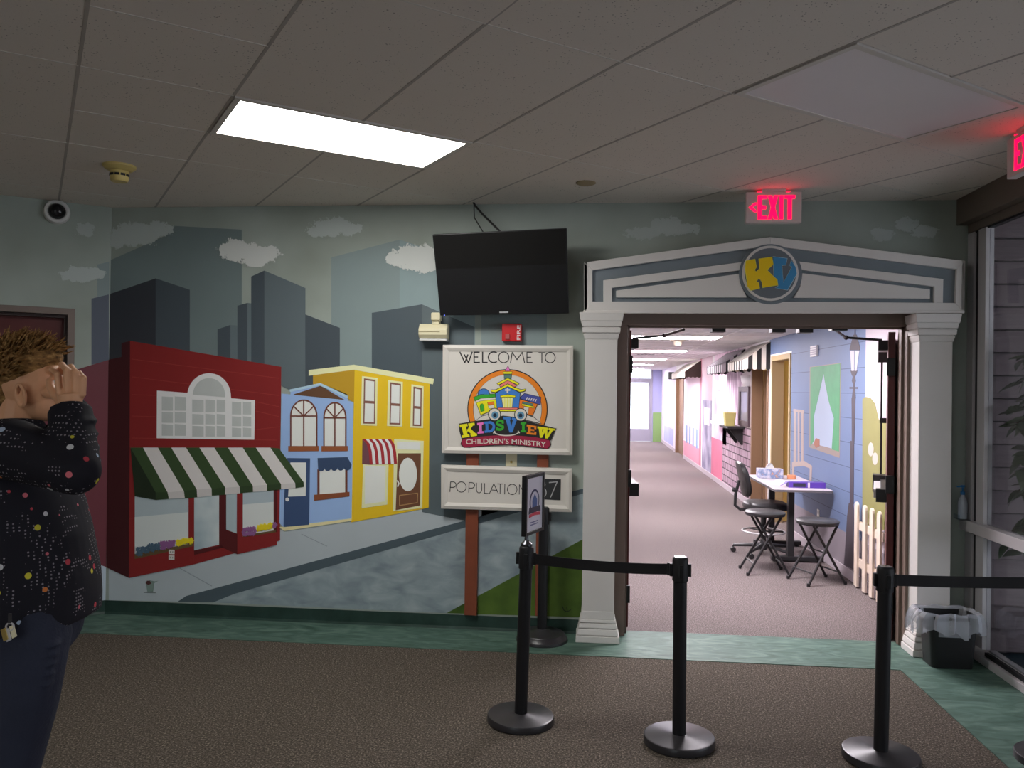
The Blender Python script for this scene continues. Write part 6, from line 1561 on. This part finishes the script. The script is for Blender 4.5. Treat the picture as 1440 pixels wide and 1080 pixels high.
for a, b, c in ((SHO, ELB, WRI), (SH2, EL2, WR2)):
    A, B, C = J(*a), J(*b), J(*c)
    shirt.tube([A + (A - B) * .25, A, A.lerp(B, .5), B], [.06, .080, .070, .062], 16); shirt.ball(B, .0615, 16, 12); shirt.ball(A, .08, 16, 12)
    shirt.tube([B, B.lerp(C, .45), B.lerp(C, .80), B.lerp(C, 1.0)], [.061, .057, .055, .054], 16)
    for k in range(4):                              # sleeve creases
        q = B.lerp(C, .15 + .2 * k); shirt.ball(q + RT * .018 + UP * .004 * k, (.045, .055, .012), 12, 8, BR)
sh = remeshed('shirt', shirt, sm, man, .006, 4)
# collar
cl = MB()
cp_ = [J(22 + 36 * math.cos(2 * math.pi * k / 24), 598 + 4 * math.sin(2 * math.pi * k / 24), .076 * math.sin(2 * math.pi * k / 24)) for k in range(25)]
cl.tube(cp_, .012, 8, caps=False); obj('collar', cl, sm, sh, smooth=True)
# jeans
jm = mat('dark_denim', S(40, 44, 60, 1.0), .85, noise=.35, nscale=6, bump=.3, bscale=120)
je = MB(); je.ball(J(40, 880), (.128, .182, .115), 24, 16, BR)
for L_ in LEG:
    je.tube([J(L_[0][0] - 2, 852, L_[0][2])] + [J(*q) for q in L_[:4]] + [J(L_[4][0], L_[4][1] - 8, L_[4][2])], [.090, .100, .093, .082, .078, .072], 18)
for k in range(5): je.ball(J(62 - k * 3, 905 + k * 14, -.13), (.05, .03, .008), 10, 6, BR)
remeshed('jeans', je, jm, man, .007, 4)
for L_ in LEG:
    a = J(*L_[-1]); a = Vector((a.x, a.y, 0))
    so = MB().tube([a + Vector((-.07, 0, .045)), a + Vector((0, .0, .055)), a + Vector((.08, .005, .050)), a + Vector((.17, .012, .038)), a + Vector((.20, .014, .034))], [.035, .052, .050, .042, .025], 16)
    so.v = [Vector((v.x, v.y, max(.012, v.z))) for v in so.v]
    s_o = obj('shoe', so, mat('dark_shoe', (.03, .028, .027, 1), .5), man, smooth=True)
    obj('sole', loft([[(a.x + .065 + x, a.y + .006 + y, z) for x, y in rrect(.142, .052, .045)] for z in (.0, .018)]), mat('pale_sole', (.5, .55, .42, 1), .6), s_o)
# hair: cap plus combed tufts
hm = ramp_mat('tousled_brown_hair', [(.3, S(76, 54, 32, 1.3)), (.55, S(126, 94, 56, 1.4)), (.8, S(178, 142, 92, 1.4))], scale=60, detail=3, rough=.85, spec=.15, stretch=(1, 1, 2))
hr = MB(); hr.ball(J(30, 520), (.100, .080, .088), 26, 18, BR); hr.ball(J(10, 540), (.078, .074, .088), 22, 14, BR); hr.ball(J(55, 503), (.060, .066, .040), 18, 12, BR); hr.ball(J(6, 566), (.060, .064, .040), 16, 10, BR)
hair = remeshed('hair', hr, hm, man, .006, 4)
tf_ = MB(); hrn = random.Random(21)
for k in range(1100):
    th = hrn.uniform(-.25, 1.0) * math.pi / 2 * 1.0; az = hrn.uniform(0, 2 * math.pi)
    d = Vector((math.cos(th) * math.cos(az), math.cos(th) * math.sin(az), math.sin(th)))
    if d.x > .45 and d.z < .48: continue
    if d.z < -.15 and d.x > -.1: continue
    base = (J(52, 504) + BR @ Vector((d.x * .062, d.y * .066, d.z * .042))) if (k % 4 == 0 and d.z > .1) else (J(26, 524) + BR @ Vector((d.x * .100, d.y * .080, d.z * .088)))
    L = hrn.uniform(.018, .042); w = hrn.uniform(.0025, .005)
    dr = (BR @ (d * .55 + Vector((.55 + hrn.uniform(-.3, .3), hrn.uniform(-.35, .35), .15 + hrn.uniform(-.2, .25))))).normalized()
    out = (BR @ d).normalized()
    tf_.tube([base - out * .006, base + (out * .6 + dr * .5).normalized() * L * .5, base + dr * L + out * L * .2], [w, w * .8, .0006], 5)
obj('hair_tufts', tf_, hm, hair, smooth=True)
# keys hanging at the hip
kp = J(14, 876, -.215)
ke = empty('key_ring', kp); tag(ke, 'bunch of keys with a pale tag hanging at the hip', 'keys')
obj('ring', MB().tube([kp + BR @ Vector((.010 * math.cos(a), 0, .010 * math.sin(a) - .01)) for a in [2 * math.pi * k / 16 for k in range(17)]], .0022, 6, caps=False), M_alu, ke, smooth=True)
obj('strap', MB().obox(kp + UP * .010, RT * .004, FW * .002, UP * .014), M_black, ke)
for k, (dx, dz, M_) in enumerate(((.008, -.022, M_beige), (-.004, -.03, M_alu), (-.010, -.028, MATS['brass']))):
    obj('key' if k else 'tag', MB().obox(kp + BR @ Vector((dx, -.003 * k, dz)), BR @ Vector((.006, 0, .003)), FW * .0015, BR @ Vector((-.004, 0, .015))), M_, ke, bev=.001)
